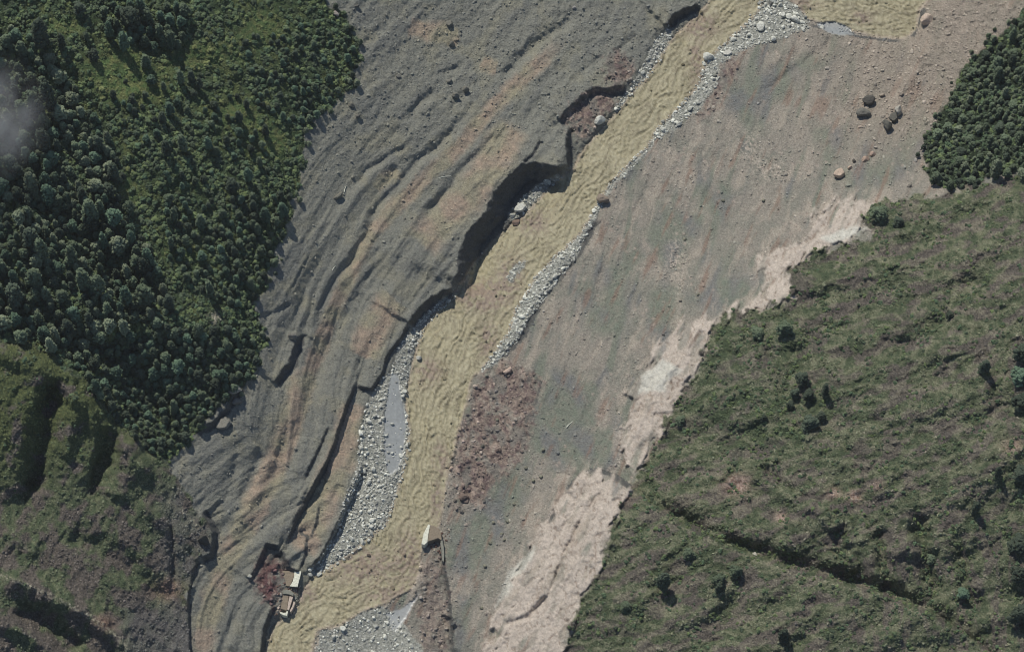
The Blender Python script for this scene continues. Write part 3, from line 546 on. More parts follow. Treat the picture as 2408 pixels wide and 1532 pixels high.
def leaf_mat(name, rnd=False):
    m, n, b = new_mat(name, 0.75, 0.15)
    tc = n.nodes.new('ShaderNodeNewGeometry'); nz = n.nodes.new('ShaderNodeTexNoise'); nz.inputs['Scale'].default_value = 2.6; nz.inputs['Detail'].default_value = 5; nz.inputs['Roughness'].default_value = 0.7
    n.links.new(tc.outputs['Position'], nz.inputs['Vector'])
    at = n.nodes.new('ShaderNodeAttribute'); at.attribute_name = 'tint'; at.attribute_type = 'INSTANCER'
    oi = n.nodes.new('ShaderNodeObjectInfo')
    mr = n.nodes.new('ShaderNodeMapRange'); mr.inputs[1].default_value = 0.3; mr.inputs[2].default_value = 0.7; mr.inputs[3].default_value = 0.6; mr.inputs[4].default_value = 1.45
    n.links.new(nz.outputs[0], mr.inputs[0])
    mu = n.nodes.new('ShaderNodeVectorMath'); mu.operation = 'SCALE'
    n.links.new(at.outputs['Color'] if rnd else oi.outputs['Color'], mu.inputs[0]); n.links.new(mr.outputs[0], mu.inputs['Scale'])
    n.links.new(mu.outputs[0], b.inputs['Base Color'])
    bp = n.nodes.new('ShaderNodeBump'); bp.inputs['Strength'].default_value = 0.8; bp.inputs['Distance'].default_value = 0.4; n.links.new(nz.outputs[0], bp.inputs['Height']); n.links.new(bp.outputs[0], b.inputs['Normal'])
    return m
M_leaf = leaf_mat('tree_foliage'); M_leafi = leaf_mat('shrub_foliage', True)
M_bark, _n, _b = new_mat('bark', 0.95, 0.1); _b.inputs['Base Color'].default_value = (0.09, 0.07, 0.055, 1)
_z = _n.nodes.new('ShaderNodeTexNoise'); _z.inputs['Scale'].default_value = 6; _bp = _n.nodes.new('ShaderNodeBump'); _n.links.new(_z.outputs[0], _bp.inputs['Height']); _n.links.new(_bp.outputs[0], _b.inputs['Normal'])

def crown_mesh(name, seed, height, nl, lump, quads_n, top=0.55, mat=None, z0=0.0):
    """crown of unit radius: many jittered leaf clumps through the outer volume, and loose leaf faces"""
    g = np.random.default_rng(seed); cos, fs_, n0 = [], [], 0
    def prof(t):   # radius along height 0..1
        return np.sqrt(np.clip(np.sin(np.pi * np.clip(t, 0.0, 1) ** top), 0, 1))
    for k in range(nl):
        t = g.uniform(0.06, 0.97); a = g.uniform(0, 2 * np.pi); r = prof(t) * g.uniform(0.45, 1.0) * (1 + 0.18 * math.sin(3 * a + seed) + 0.1 * math.sin(7 * a + seed * 2))
        c, f = ICO1; s_ = lump * g.uniform(0.6, 1.25)
        p = c * (1 + g.uniform(-0.28, 0.28, (len(c), 1))) * s_ * np.array([1, 1, 0.75])
        p = p + np.array([r * math.cos(a) * 0.86, r * math.sin(a) * 0.86, z0 + t * height])
        cos.append(p); fs_.append(f + n0); n0 += len(p)
    c = np.concatenate(cos); f = np.concatenate(fs_)
    q = []
    for k in range(quads_n):
        i = g.integers(len(c)); d = g.normal(size=3) * 0.09; e = g.normal(size=3) * 0.09
        o_ = c[i] + g.normal(size=3) * 0.06; q.append([o_, o_ + d, o_ + e])
    if q:
        q = np.array(q).reshape(-1, 3); f = np.concatenate([f, n0 + np.arange(len(q)).reshape(-1, 3)]); c = np.concatenate([c, q])
    me = np_mesh(name, c, f, None, False); me.materials.append(mat or M_leaf); return me

def trunk_mesh(name, seed, height, r0, limbs=5):
    g = np.random.default_rng(seed); cos, fc_ = [], []; n0 = 0
    def tube(a, b, ra, rb, k=6):
        nonlocal n0
        a = np.array(a, float); b = np.array(b, float); d = b - a; d /= np.linalg.norm(d); x = np.cross(d, [0.3, 0.5, 0.8]); x /= np.linalg.norm(x); y = np.cross(d, x)
        an = np.arange(k) * 2 * np.pi / k
        ring = lambda c, r: c + r * (np.cos(an)[:, None] * x + np.sin(an)[:, None] * y)
        cos.extend([ring(a, ra), ring(b, rb)])
        for i in range(k):
            j = (i + 1) % k; fc_.append([n0 + i, n0 + j, n0 + k + j, n0 + k + i])
        n0 += 2 * k
    p = np.array([0, 0, -1.2]); r = r0
    for i in range(4):
        q = np.array([g.normal() * 0.05, g.normal() * 0.05, height * (i + 1) / 4]); tube(p, q, r, r * 0.72); p = q; r *= 0.72
    for i in range(limbs):
        z = height * g.uniform(0.35, 0.9); a = g.uniform(0, 6.28); tube([0, 0, z], [0.6 * math.cos(a), 0.6 * math.sin(a), z + 0.35], r0 * 0.45, r0 * 0.12, 5)
    me = np_mesh(name, np.concatenate(cos), np.array(fc_)); me.materials.append(M_bark); return me

ROUND = [(crown_mesh('crown', 10 + k, 1.9 + 0.25 * (k % 3), 190, 0.19, 500, 0.62, z0=0.7), trunk_mesh('trunk', 40 + k, 1.9, 0.11)) for k in range(5)]
TALL = [(crown_mesh('crown', 20 + k, 4.2 + 0.5 * (k % 2), 300, 0.19, 600, 0.60, z0=0.6), trunk_mesh('trunk', 50 + k, 4.2, 0.12, 8)) for k in range(4)]

def flag(o, label=None, cat=None, group=None, kind=None):
    if label: o['label'] = label
    if cat: o['category'] = cat
    if group: o['group'] = group
    if kind: o['kind'] = kind
    return o

def plant_tree(u, v, r, tall, tint, label, group, name):
    """u, v: where the crown shows at mid height; r: crown radius in image pixels"""
    k = random.randrange(99); cm, tm = (TALL[k % 4] if tall else ROUND[k % 5])
    hh = (3.0 if tall else 1.7) * r * S     # metres to mid crown
    vb = v + hh / S * sT * 0.9
    z = float(ground_h(u, vb, HS))
    e = bpy.data.objects.new(name, None); C.objects.link(e); e.empty_display_size = 0.5
    e.location = pixel_to_world(u, vb, z); s = r * S; zk = random.uniform(.62, .85) if u > 1400 and not tall else random.uniform(.8, 1.2); e.scale = (s * random.uniform(.85, 1.15), s * random.uniform(.85, 1.15), s * zk); e.rotation_euler = (random.uniform(-.05, .05), random.uniform(-.05, .05), random.uniform(0, 6.28))
    flag(e, label, 'tree', group)
    t = bpy.data.objects.new('trunk', tm); C.objects.link(t); t.parent = e
    c = bpy.data.objects.new('crown', cm); C.objects.link(c); c.parent = e; c.color = (*tint, 1)
    return e

def green(kind):
    b = {'dark': (58, 66, 54), 'mid': (77, 87, 68), 'teal': (71, 87, 70), 'pale': (95, 102, 82), 'bright': (84, 102, 68)}[kind]
    return tuple(float(x) for x in lin(*b) * random.uniform(0.75, 1.35) * 1.6)

# trees one can single out: (u, v, crown radius, tall?, tint, label)
NAMED = [
 (99,85,22,1,'dark','tall wide dark tree standing alone beside the pale meadow at the top left'), (147,100,12,1,'dark','narrow dark tree just right of the widest dark tree at the top left'),
 (310,45,30,0,'dark','biggest dark tree mass, leftmost of the cluster at the top edge'), (350,44,17,1,'mid','tall greyish tree in the middle of the top edge cluster'), (303,40,15,0,'pale','pale rounded tree standing in front of the biggest dark crown'),
 (400,50,15,0,'teal','rounded tree at the right end of the top edge cluster'), (376,80,13,1,'mid','tree with a dark underside at the foot of the top edge cluster'), (405,94,16,1,'mid','lowest tree of the top edge cluster, tall with a dark right side'),
 (190,20,18,0,'dark','dark rounded tree on the top edge between meadow and cluster'), (206,88,7,1,'mid','small lone tree in the pale meadow'), (224,134,14,0,'dark','dark clump at the lower end of the pale meadow'),
 (267,222,9,1,'dark','slim dark tree alone in the yellow green meadow'), (273,412,14,1,'dark','tallest slender dark conifer below the middle of the left forest'), (236,340,15,1,'dark','dark tall conifer above left of the tallest slender one'),
 (394,350,13,1,'dark','left one of two tall dark conifers side by side'), (433,340,13,1,'mid','right one of two tall dark conifers side by side'), (536,330,10,1,'dark','slim dark conifer at the right end of the forest middle'),
 (400,252,13,1,'teal','tree with a pointed crown in the middle of the green meadow'), (357,188,14,0,'teal','rounded teal tree right of the meadow'), (427,184,11,1,'mid','upright tree above the yellow meadow'), (345,142,12,1,'mid','tree standing above the rounded teal tree'),
 (470,200,9,1,'dark','small upright tree beside a dark hollow'), (206,378,10,1,'pale','pale crowned slender tree at the left of the forest middle'), (586,412,12,1,'teal','tall tree near the right edge of the forest'),
 (548,436,16,0,'dark','broad dark tree beside the tall one near the right forest edge'), (667,488,14,1,'teal','tree overhanging the grey slide at the forest edge'), (624,506,13,1,'teal','tree second from the slide at the forest edge'),
 (344,698,26,0,'mid','broad round tree with a dark hollow on its right'), (309,558,12,1,'teal','bright topped tree on the left of a grassy gap'), (343,628,13,1,'dark','dark tall tree below the grassy gap'), (523,586,10,1,'teal','small teal tree above the lower yellow patch'),
 (405,813,14,0,'mid','rounded tree above the lower forest hollow'), (420,862,17,0,'teal','rounded teal tree in the lower forest'), (275,880,17,0,'teal','wide teal tree above the lower left ridge'),
 (81,436,20,1,'pale','pale topped broad tree at the left forest margin'), (239,486,13,1,'mid','tall tree with a pale side left of the forest centre'), (169,306,9,1,'dark','thin dark conifer among rounded trees on the left'),
 # right hillside
 (1884,885,18,0,'dark','large dark tree, topmost of the group on the right hillside'), (1868,922,14,0,'dark','dark tree at the left of the hillside group'), (1900,925,16,0,'dark','dark tree with teal top in the hillside group'), (1938,918,9,1,'dark','small lone tree right of the hillside group'),
 (1902,990,20,0,'dark','broad dark tree at the foot of the hillside group'), (1930,975,14,0,'dark','dark tree touching the broad one at the foot of the group'), (1796,982,10,0,'dark','small dark shrub like tree left of the hillside group'), (1858,950,10,0,'dark','small tree between the hillside group and its lowest pair'),
 (1600,985,14,0,'mid','rounded tree at the edge of the pale bedrock'), (1780,778,18,0,'mid','left one of two round green trees above the slope'), (1842,770,20,0,'mid','right one of two round green trees above the slope'),
 (2232,740,11,0,'dark','lone dark bush like tree in the upper right grassland'), (2310,858,14,1,'dark','dark tree left of the tree row at the right edge'), (2400,830,24,0,'dark','topmost tree of the row at the right edge'), (2395,880,22,0,'teal','second tree down the row at the right edge'), (2400,940,22,0,'dark','third tree down the row at the right edge'),
 (2345,1108,9,1,'dark','slim dark tree below the pale strata at the right'), (2398,1108,20,0,'dark','dark tree on the right edge below the pale strata'), (2392,1270,26,0,'dark','big dark tree at the right edge above the valley mouth'), (2390,1345,22,0,'dark','dark tree at the right edge below the biggest one'), (2398,1440,26,0,'dark','lowest dark tree at the right edge'),
 (2262,1390,14,0,'teal','teal shrub like tree beside the ridge valley'), (1560,1365,15,1,'dark','dark narrow tree on the front slope'), (1690,1360,15,0,'mid','left tree of the pair on the front slope'), (1726,1340,17,0,'mid','right tree of the pair on the front slope'), (1690,1378,9,1,'dark','small dark tree under the pair on the front slope'),
 (1842,1490,11,1,'dark','tall dark tree near the bottom edge of the front slope'), (2190,1310,14,0,'mid','green tree in the gully of the lower right hillside'), (2065,500,22,0,'mid','leafy green tree just beside the pale bedrock tip'), (2110,520,14,0,'dark','dark tree next to the leafy one by the bedrock tip'), (2290,1192,9,1,'dark','small upright tree on the gullied slope'), (1620,1300,14,0,'mid','green tree at the ridge line crossing the front slope'), (1470,1420,14,0,'mid','green tree at the lower edge of the bedrock'),
]
placed = []
for u, v, r, tall, tint, label in NAMED:
    plant_tree(u, v, r, tall, green(tint), label, None, 'conifer_tree' if tall else 'broadleaf_tree'); placed.append((u, v, r))

def inpoly(poly, u, v):
    return poly_sd(poly, np.array([u], np.float32), np.array([v], np.float32), 5)[0] < 0
ZONES = [  # polygon, radius range, count, tall share, tints, place name
 ([(-30,60),(60,60),(95,130),(170,190),(230,300),(290,380),(300,480),(330,560),(380,640),(410,720),(370,770),(250,800),(140,815),(-30,780)], (8, 21), 380, 0.28, ['dark','mid','teal','pale','mid'], 'tree of the dense dark wood on the left edge', 'dense wood at the left'),
 ([(245,0),(430,0),(440,60),(420,110),(330,120),(265,70)], (10, 16), 26, 0.3, ['mid','teal'], 'tree in the cluster at the top of the forest', 'tree cluster at the top edge'),
 ([(150,830),(300,790),(460,775),(590,770),(605,860),(570,905),(470,990),(400,1070),(335,1045),(255,950)], (6, 15), 250, 0.05, ['dark','mid','teal'], 'tree of the low dense wood above the lower left ridge', 'low dense wood at the forest foot'),
 ([(380,460),(500,480),(690,440),(680,520),(640,640),(600,720),(480,700),(400,600)], (6, 13), 120, 0.2, ['dark','mid','teal','mid'], 'tree near the forest edge beside the grey slide', 'wood beside the slide'),
 ([(560,90),(700,60),(835,90),(840,140),(795,230),(715,320),(600,250)], (6, 10), 80, 0.05, ['mid','dark','teal'], 'bushy tree at the upper forest edge above the slide', 'bushy upper forest edge'),
 ([(260,180),(560,180),(640,300),(600,440),(420,440),(330,330)], (6, 11), 50, 0.3, ['dark','mid','teal'], 'scattered tree among meadow in the middle of the forest', 'scattered trees in the meadow'),
 ([(2440,40),(2400,50),(2370,85),(2310,130),(2265,180),(2235,235),(2210,290),(2180,350),(2190,400),(2215,440),(2290,425),(2440,390)], (5, 17), 300, 0.08, ['mid','mid','dark','pale','mid'], 'tree of the dark wood at the upper right edge', 'dark wood at the right edge')]
cand = []
for poly, (ra, rb), nt_, ts, tints, lab_, grp in ZONES:
    pa = np.array(poly); tries = 0; got = 0
    while got < nt_ and tries < nt_ * 60:
        tries += 1
        u = random.uniform(pa[:, 0].min(), pa[:, 0].max()); v = random.uniform(pa[:, 1].min(), pa[:, 1].max()); r = ra + (rb - ra) * random.random() ** 1.6
        if not inpoly(poly, u + 16 * float(perlin(u / 26, v / 26, 61)), v + 16 * float(perlin(u / 26, v / 26, 62))): continue
        if poly is ZONES[0][0] and perlin(u / 60, v / 60, 63) > 0.42: continue
        if any((u - a) ** 2 + (v - b) ** 2 < ((r + c) * 0.72) ** 2 for a, b, c in placed): continue
        placed.append((u, v, r)); got += 1
        cand.append((r, u, v, random.random() < ts, random.choice(tints), lab_, grp))
for (a0, b0), (a1, b1) in list(zip(FOREST_R[1:12], FOREST_R[2:13])) * 3 + list(zip(FOREST[1:22], FOREST[2:23])) * 2:
    t = random.random(); u = a0 + (a1 - a0) * t + random.gauss(0, 9); v = b0 + (b1 - b0) * t + random.gauss(0, 9); r = random.uniform(4, 9)
    if not any((u - a) ** 2 + (v - b) ** 2 < ((r + c) * 0.6) ** 2 for a, b, c in placed):
        placed.append((u, v, r)); cand.append((r, u, v, False, random.choice(['dark', 'mid', 'pale']), '', 'forest margins'))
cand.sort(key=lambda c: -c[0] * (1.15 if c[3] else 1))
NI = 295 - len(NAMED)
inview = [c for c in cand if 0 < c[1] < 2408 and 0 < c[2] < 1532]
solo = inview[:NI]; rest = [c for c in cand if c not in solo]
LMARK = [(99,85,'widest dark tree in the top left corner'),(330,45,'tree cluster on the top edge'),(206,88,'small lone tree in the pale meadow'),(267,222,'slim lone tree in the yellow meadow'),(273,412,'tallest slender conifer'),(236,340,'second tallest conifer'),
 (414,345,'two conifers standing side by side'),(536,330,'slim conifer at the right of the forest middle'),(400,252,'pointed tree in the green meadow'),(357,188,'rounded teal tree above the meadow'),(586,412,'tall tree near the slide'),(667,488,'tree overhanging the grey slide'),(344,698,'broad tree beside a dark hollow'),
 (309,558,'bright tree by the grassy gap'),(523,586,'teal tree above the lower yellow patch'),(405,813,'rounded tree above the lower hollow'),(275,880,'teal tree over lower left ridge'),(81,436,'pale topped tree at the left margin'),(10,290,'wisp of mist'),(506,748,'small white bare patch in the forest'),(270,775,'bright green glade'),(450,980,'rocky foot of the forest'),
 (60,600,'teal glade at the left edge'),(20,760,'grassy ridge crest at the left edge'),(2380,90,'upper tip of the right wood'),(2250,250,'left flank of the right wood'),(2300,420,'lower rim of the right wood'),(2400,250,'right border of the dark wood'),(760,100,'upper right corner of the forest'),(700,250,'forest corner above the slide'),(150,620,'brown gap in the left wood')]
TONE = {'dark': 'dark', 'mid': 'grey green', 'teal': 'teal', 'pale': 'pale'}
todo = {}
for r, u, v, tall, tint, lab_, grp in solo:
    d, lu_, lv_, nm = min((math.hypot(u - a, v - b), a, b, nm) for a, b, nm in LMARK)
    dr = ('right of' if u > lu_ else 'left of') if abs(u - lu_) > abs(v - lv_) else ('below' if v > lv_ else 'above')
    key = ('big ' if r > 16 else '') + TONE[tint] + (' slender' if tall else ' rounded') + ' tree ' + dr + ' the ' + nm
    todo.setdefault(key, []).append((d, r, u, v, tall, tint, grp))
ORD = ['nearest', 'second nearest', 'third nearest', 'fourth nearest', 'fifth nearest', 'sixth nearest', 'seventh nearest', 'eighth nearest', 'ninth nearest']
for key, L_ in todo.items():
    L_.sort()
    for i, (d, r, u, v, tall, tint, grp) in enumerate(L_):
        lb = key if len(L_) == 1 else ORD[min(i, 8)] + ' ' + key
        plant_tree(u, v, r, tall, green(tint), lb, ('slender trees, ' if tall else 'rounded trees, ') + grp, 'conifer_tree' if tall else 'broadleaf_tree')

# --- scattering by geometry nodes for what nobody could count
def scatter(name, pts, scl, rotz, idx, tint, meshes, kind='stuff'):
    coll = bpy.data.collections.new(name + '_kinds')
    for i, m in enumerate(meshes):
        coll.objects.link(bpy.data.objects.new('%s_kind_%02d' % (name, i), m))
    me = bpy.data.meshes.new(name); me.vertices.add(len(pts)); me.vertices.foreach_set('co', np.asarray(pts, np.float32).ravel())
    for nm, ty, key, arr in (('sc', 'FLOAT_VECTOR', 'vector', scl), ('rz', 'FLOAT_VECTOR', 'vector', rotz), ('vi', 'INT', 'value', idx)):
        a = me.attributes.new(nm, ty, 'POINT'); a.data.foreach_set(key, np.asarray(arr, np.int32 if ty == 'INT' else np.float32).ravel())
    a = me.attributes.new('tint', 'FLOAT_COLOR', 'POINT'); a.data.foreach_set('color', np.concatenate([tint, np.ones((len(pts), 1))], 1).astype(np.float32).ravel())
    o = bpy.data.objects.new(name, me); C.objects.link(o); o['kind'] = kind
    g = bpy.data.node_groups.new(name, 'GeometryNodeTree'); g.interface.new_socket('Geometry', in_out='INPUT', socket_type='NodeSocketGeometry'); g.interface.new_socket('Geometry', in_out='OUTPUT', socket_type='NodeSocketGeometry')
    N = g.nodes.new; gi, go = N('NodeGroupInput'), N('NodeGroupOutput'); ip = N('GeometryNodeInstanceOnPoints'); ci = N('GeometryNodeCollectionInfo')
    ci.inputs['Collection'].default_value = coll; ci.inputs['Separate Children'].default_value = True; ci.inputs['Reset Children'].default_value = True
    ip.inputs['Pick Instance'].default_value = True
    def at(nm, ty):
        a = N('GeometryNodeInputNamedAttribute'); a.data_type = ty; a.inputs['Name'].default_value = nm; return a.outputs[0]
    L = g.links.new
    L(gi.outputs[0], ip.inputs['Points']); L(ci.outputs[0], ip.inputs['Instance']); L(at('vi', 'INT'), ip.inputs['Instance Index']); L(at('sc', 'FLOAT_VECTOR'), ip.inputs['Scale'])
    er = N('FunctionNodeEulerToRotation'); L(at('rz', 'FLOAT_VECTOR'), er.inputs[0]); L(er.outputs[0], ip.inputs['Rotation']); L(ip.outputs[0], go.inputs[0])
    md = o.modifiers.new('scatter', 'NODES'); md.node_group = g
    return o

def with_mat(mesh, mat):
    m = mesh.copy(); m.materials.clear(); m.materials.append(mat); return m
def bunch(u, v, r, zs, sink=0.3):
    n_ = len(u); z = ground_h(u, v) - sink * r
    p = pixel_to_world(u, v, z); sc = np.stack([r * S * rng.uniform(.8, 1.25, n_), r * S * rng.uniform(.8, 1.25, n_), r * S * zs], 1)
    rz = np.stack([rng.uniform(-.2, .2, n_), rng.uniform(-.2, .2, n_), rng.uniform(0, 6.28, n_)], 1); return p, sc, rz

# small trees past the limit
ru = np.array([c[1] for c in rest]); rr = np.array([c[0] for c in rest]); rt = np.array([c[3] for c in rest])
rv = np.array([c[2] for c in rest]) + np.where(rt, 3.0, 1.7) * rr * sT * 0.9
pz = pixel_to_world(ru, rv, ground_h(ru, rv, HS)); nn = len(ru)
scatter('small_trees', pz, np.stack([rr * S] * 3, 1), np.stack([np.zeros(nn), np.zeros(nn), rng.uniform(0, 6.28, nn)], 1), np.where(rt, rng.integers(5, 9, nn), rng.integers(0, 5, nn)), np.array([green(c[4]) for c in rest]), [with_mat(m[0], M_leafi) for m in ROUND + TALL])

BUSH = [crown_mesh('bush_kind', 70 + k, 0.9, 22, 0.42, 60, 0.8, M_leafi, z0=0.1) for k in range(5)]
TUFT = [crown_mesh('tuft_kind', 80 + k, 0.35, 9, 0.45, 30, 0.9, M_leafi, z0=0.05) for k in range(4)]
# bushes under and between the trees
nb_ = 34000
u = rng.uniform(-150, 2560, nb_ * 5); v = rng.uniform(-130, 1650, nb_ * 5)
fo_ = np.maximum(field_at(F['forest'], u, v), field_at(F['forR'], u, v)); md_ = field_at(meadow, u, v); gr_ = field_at(GREEN, u, v) * field_at(hR, u, v)
hl_ = field_at(hL, u, v) * sstep(1250, 950, v + 0.3 * u)
nz_ = fbm(u / 45, v / 45, 3, 401)
VAL = np.maximum.reduce([sstep(w, w * 0.3, line_sd(p_, U, V - 7)[0]) for p_, a_, w in GROOVES if min(q[0] for q in p_) > 1480 and a_ < -12]) * sstep(-0.3, 0.2, perlin(U / 30, V / 30, 87))
prob = fo_ * (0.95 - 1.0 * np.clip(md_ * 1.15, 0, 0.93)) * (0.45 + 0.55 * (nz_ > -0.15)) + 0.55 * gr_ * (nz_ > -0.1) + 0.25 * hl_ * (nz_ > 0) + 0.24 * field_at(hR, u, v) * (nz_ > -0.05) + 0.9 * field_at(hR, u, v) * (field_at(VAL, u, v))
k = (rng.uniform(0, 1, len(u)) < prob * 0.5) & ((fb_ := field_at(fb, u, v)) < 0.4)
u, v, fo_, md_ = u[k], v[k], fo_[k], md_[k]
r = rng.uniform(2.6, 6.5, len(u)) * np.where(fo_ > 0.5, 1.15, 0.75)
p, sc, rz = bunch(u, v, r, rng.uniform(0.8, 1.3, len(u)))
pal = np.array([lin(70, 80, 62), lin(82, 94, 68), lin(73, 89, 66), lin(90, 102, 68), lin(102, 108, 70)]) * 1.35
t_ = pal[np.where(md_ > 0.4, rng.integers(1, 5, len(u)), rng.integers(0, 4, len(u)))] * rng.uniform(0.75, 1.3, (len(u), 1))
flag(scatter('shrub_cover', p, sc, rz, rng.integers(0, 5, len(u)), t_, BUSH), 'dense green shrub cover between the forest trees')
# tussocks on the open hills and meadows
u = rng.uniform(-150, 2560, 190000); v = rng.uniform(-130, 1650, 190000)
w_ = np.maximum(field_at(hR, u, v), field_at(hL, u, v)) * np.where(field_at(bare, u, v) > 0.4, 0, 1); fo_ = field_at(F['forest'], u, v)
gs = field_at(gnoise, u, v)
k = rng.uniform(0, 1, len(u)) < w_ * (0.36 - 0.22 * sstep(0, .4, gs)) + fo_ * 0.45
u, v, gs, fo_ = u[k], v[k], gs[k], fo_[k]
r = rng.uniform(1.3, 3.2, len(u)); p, sc, rz = bunch(u, v, r, rng.uniform(0.9, 1.6, len(u)), 0.1)
base = np.stack([field_at(col[..., c], u, v) for c in range(3)], 1)
flag(scatter('grass', p, sc, rz, rng.integers(0, 4, len(u)), base * rng.uniform(0.85, 1.6, (len(u), 1)), TUFT), 'rough tussock grass over the open hillsides')
print('bushes', len(ru), len(p))

# ------------------------------------------------------------------ stones
def stone_mat(name, attr):
    m, n, b = new_mat(name, 0.9, 0.2)
    tc = n.nodes.new('ShaderNodeNewGeometry'); nz = n.nodes.new('ShaderNodeTexNoise'); nz.inputs['Scale'].default_value = 1.4; nz.inputs['Detail'].default_value = 6
    n.links.new(tc.outputs['Position'], nz.inputs['Vector'])
    src = n.nodes.new('ShaderNodeAttribute'); src.attribute_name = 'Albedo'
    if not attr: src = n.nodes.new('ShaderNodeObjectInfo')
    mr = n.nodes.new('ShaderNodeMapRange'); mr.inputs[1].default_value = 0.3; mr.inputs[2].default_value = 0.7; mr.inputs[3].default_value = 0.78; mr.inputs[4].default_value = 1.18
    mu = n.nodes.new('ShaderNodeVectorMath'); mu.operation = 'SCALE'; n.links.new(nz.outputs[0], mr.inputs[0]); n.links.new(src.outputs['Color'], mu.inputs[0]); n.links.new(mr.outputs[0], mu.inputs['Scale']); n.links.new(mu.outputs[0], b.inputs['Base Color'])
    bp = n.nodes.new('ShaderNodeBump'); bp.inputs['Strength'].default_value = 0.6; bp.inputs['Distance'].default_value = 0.25; n.links.new(nz.outputs[0], bp.inputs['Height']); n.links.new(bp.outputs[0], b.inputs['Normal'])
    return m
M_stone = stone_mat('boulder_rock', False); M_stones = stone_mat('gravel_rock', True)

def boulder_mesh(name, seed, sub, cuts=7, rough=0.1):
    g = np.random.default_rng(seed); c, f = {1: ICO1, 2: ICO2, 3: ICO3}[sub]; c = c.copy()
    nrm = g.normal(size=(cuts, 3)); nrm /= np.linalg.norm(nrm, axis=1)[:, None]
    for nn_, d in zip(nrm, g.uniform(0.5, 0.85, cuts)):
        t = c @ nn_; c -= np.where(t > d, (t - d) * 0.92, 0)[:, None] * nn_
    c *= 1 + rough * perlin(c[:, 0] * 2 + seed, c[:, 1] * 2 + c[:, 2] * 1.7, seed % 50)[:, None]
    me = np_mesh(name, c, f, None, False); me.materials.append(M_stone); return me
BM = [boulder_mesh('boulder', 100 + k, 3, 8 + k % 5) for k in range(8)]
SM = [boulder_mesh('boulder', 120 + k, 2, 8) for k in range(6)]

def boulder(u, v, rx, ry, rz, rot, colr, label, group=None, mesh=None, sink=0.25, tilt=0.0, name='boulder'):
    m = mesh or random.choice(BM if rx > 7 else SM)
    o = bpy.data.objects.new(name, m); C.objects.link(o)
    vb = v + rz * sT * (1 - sink)
    z = float(ground_h(u, vb))
    o.location = pixel_to_world(u, vb, z + rz * (1 - 2 * sink)); o.scale = (rx * S, ry * S, rz * S); o.rotation_euler = (tilt, 0, R(rot)); o.color = (*[float(x) for x in lin(*colr)], 1)
    return flag(o, label, 'boulder' if name == 'boulder' else 'rock', group)

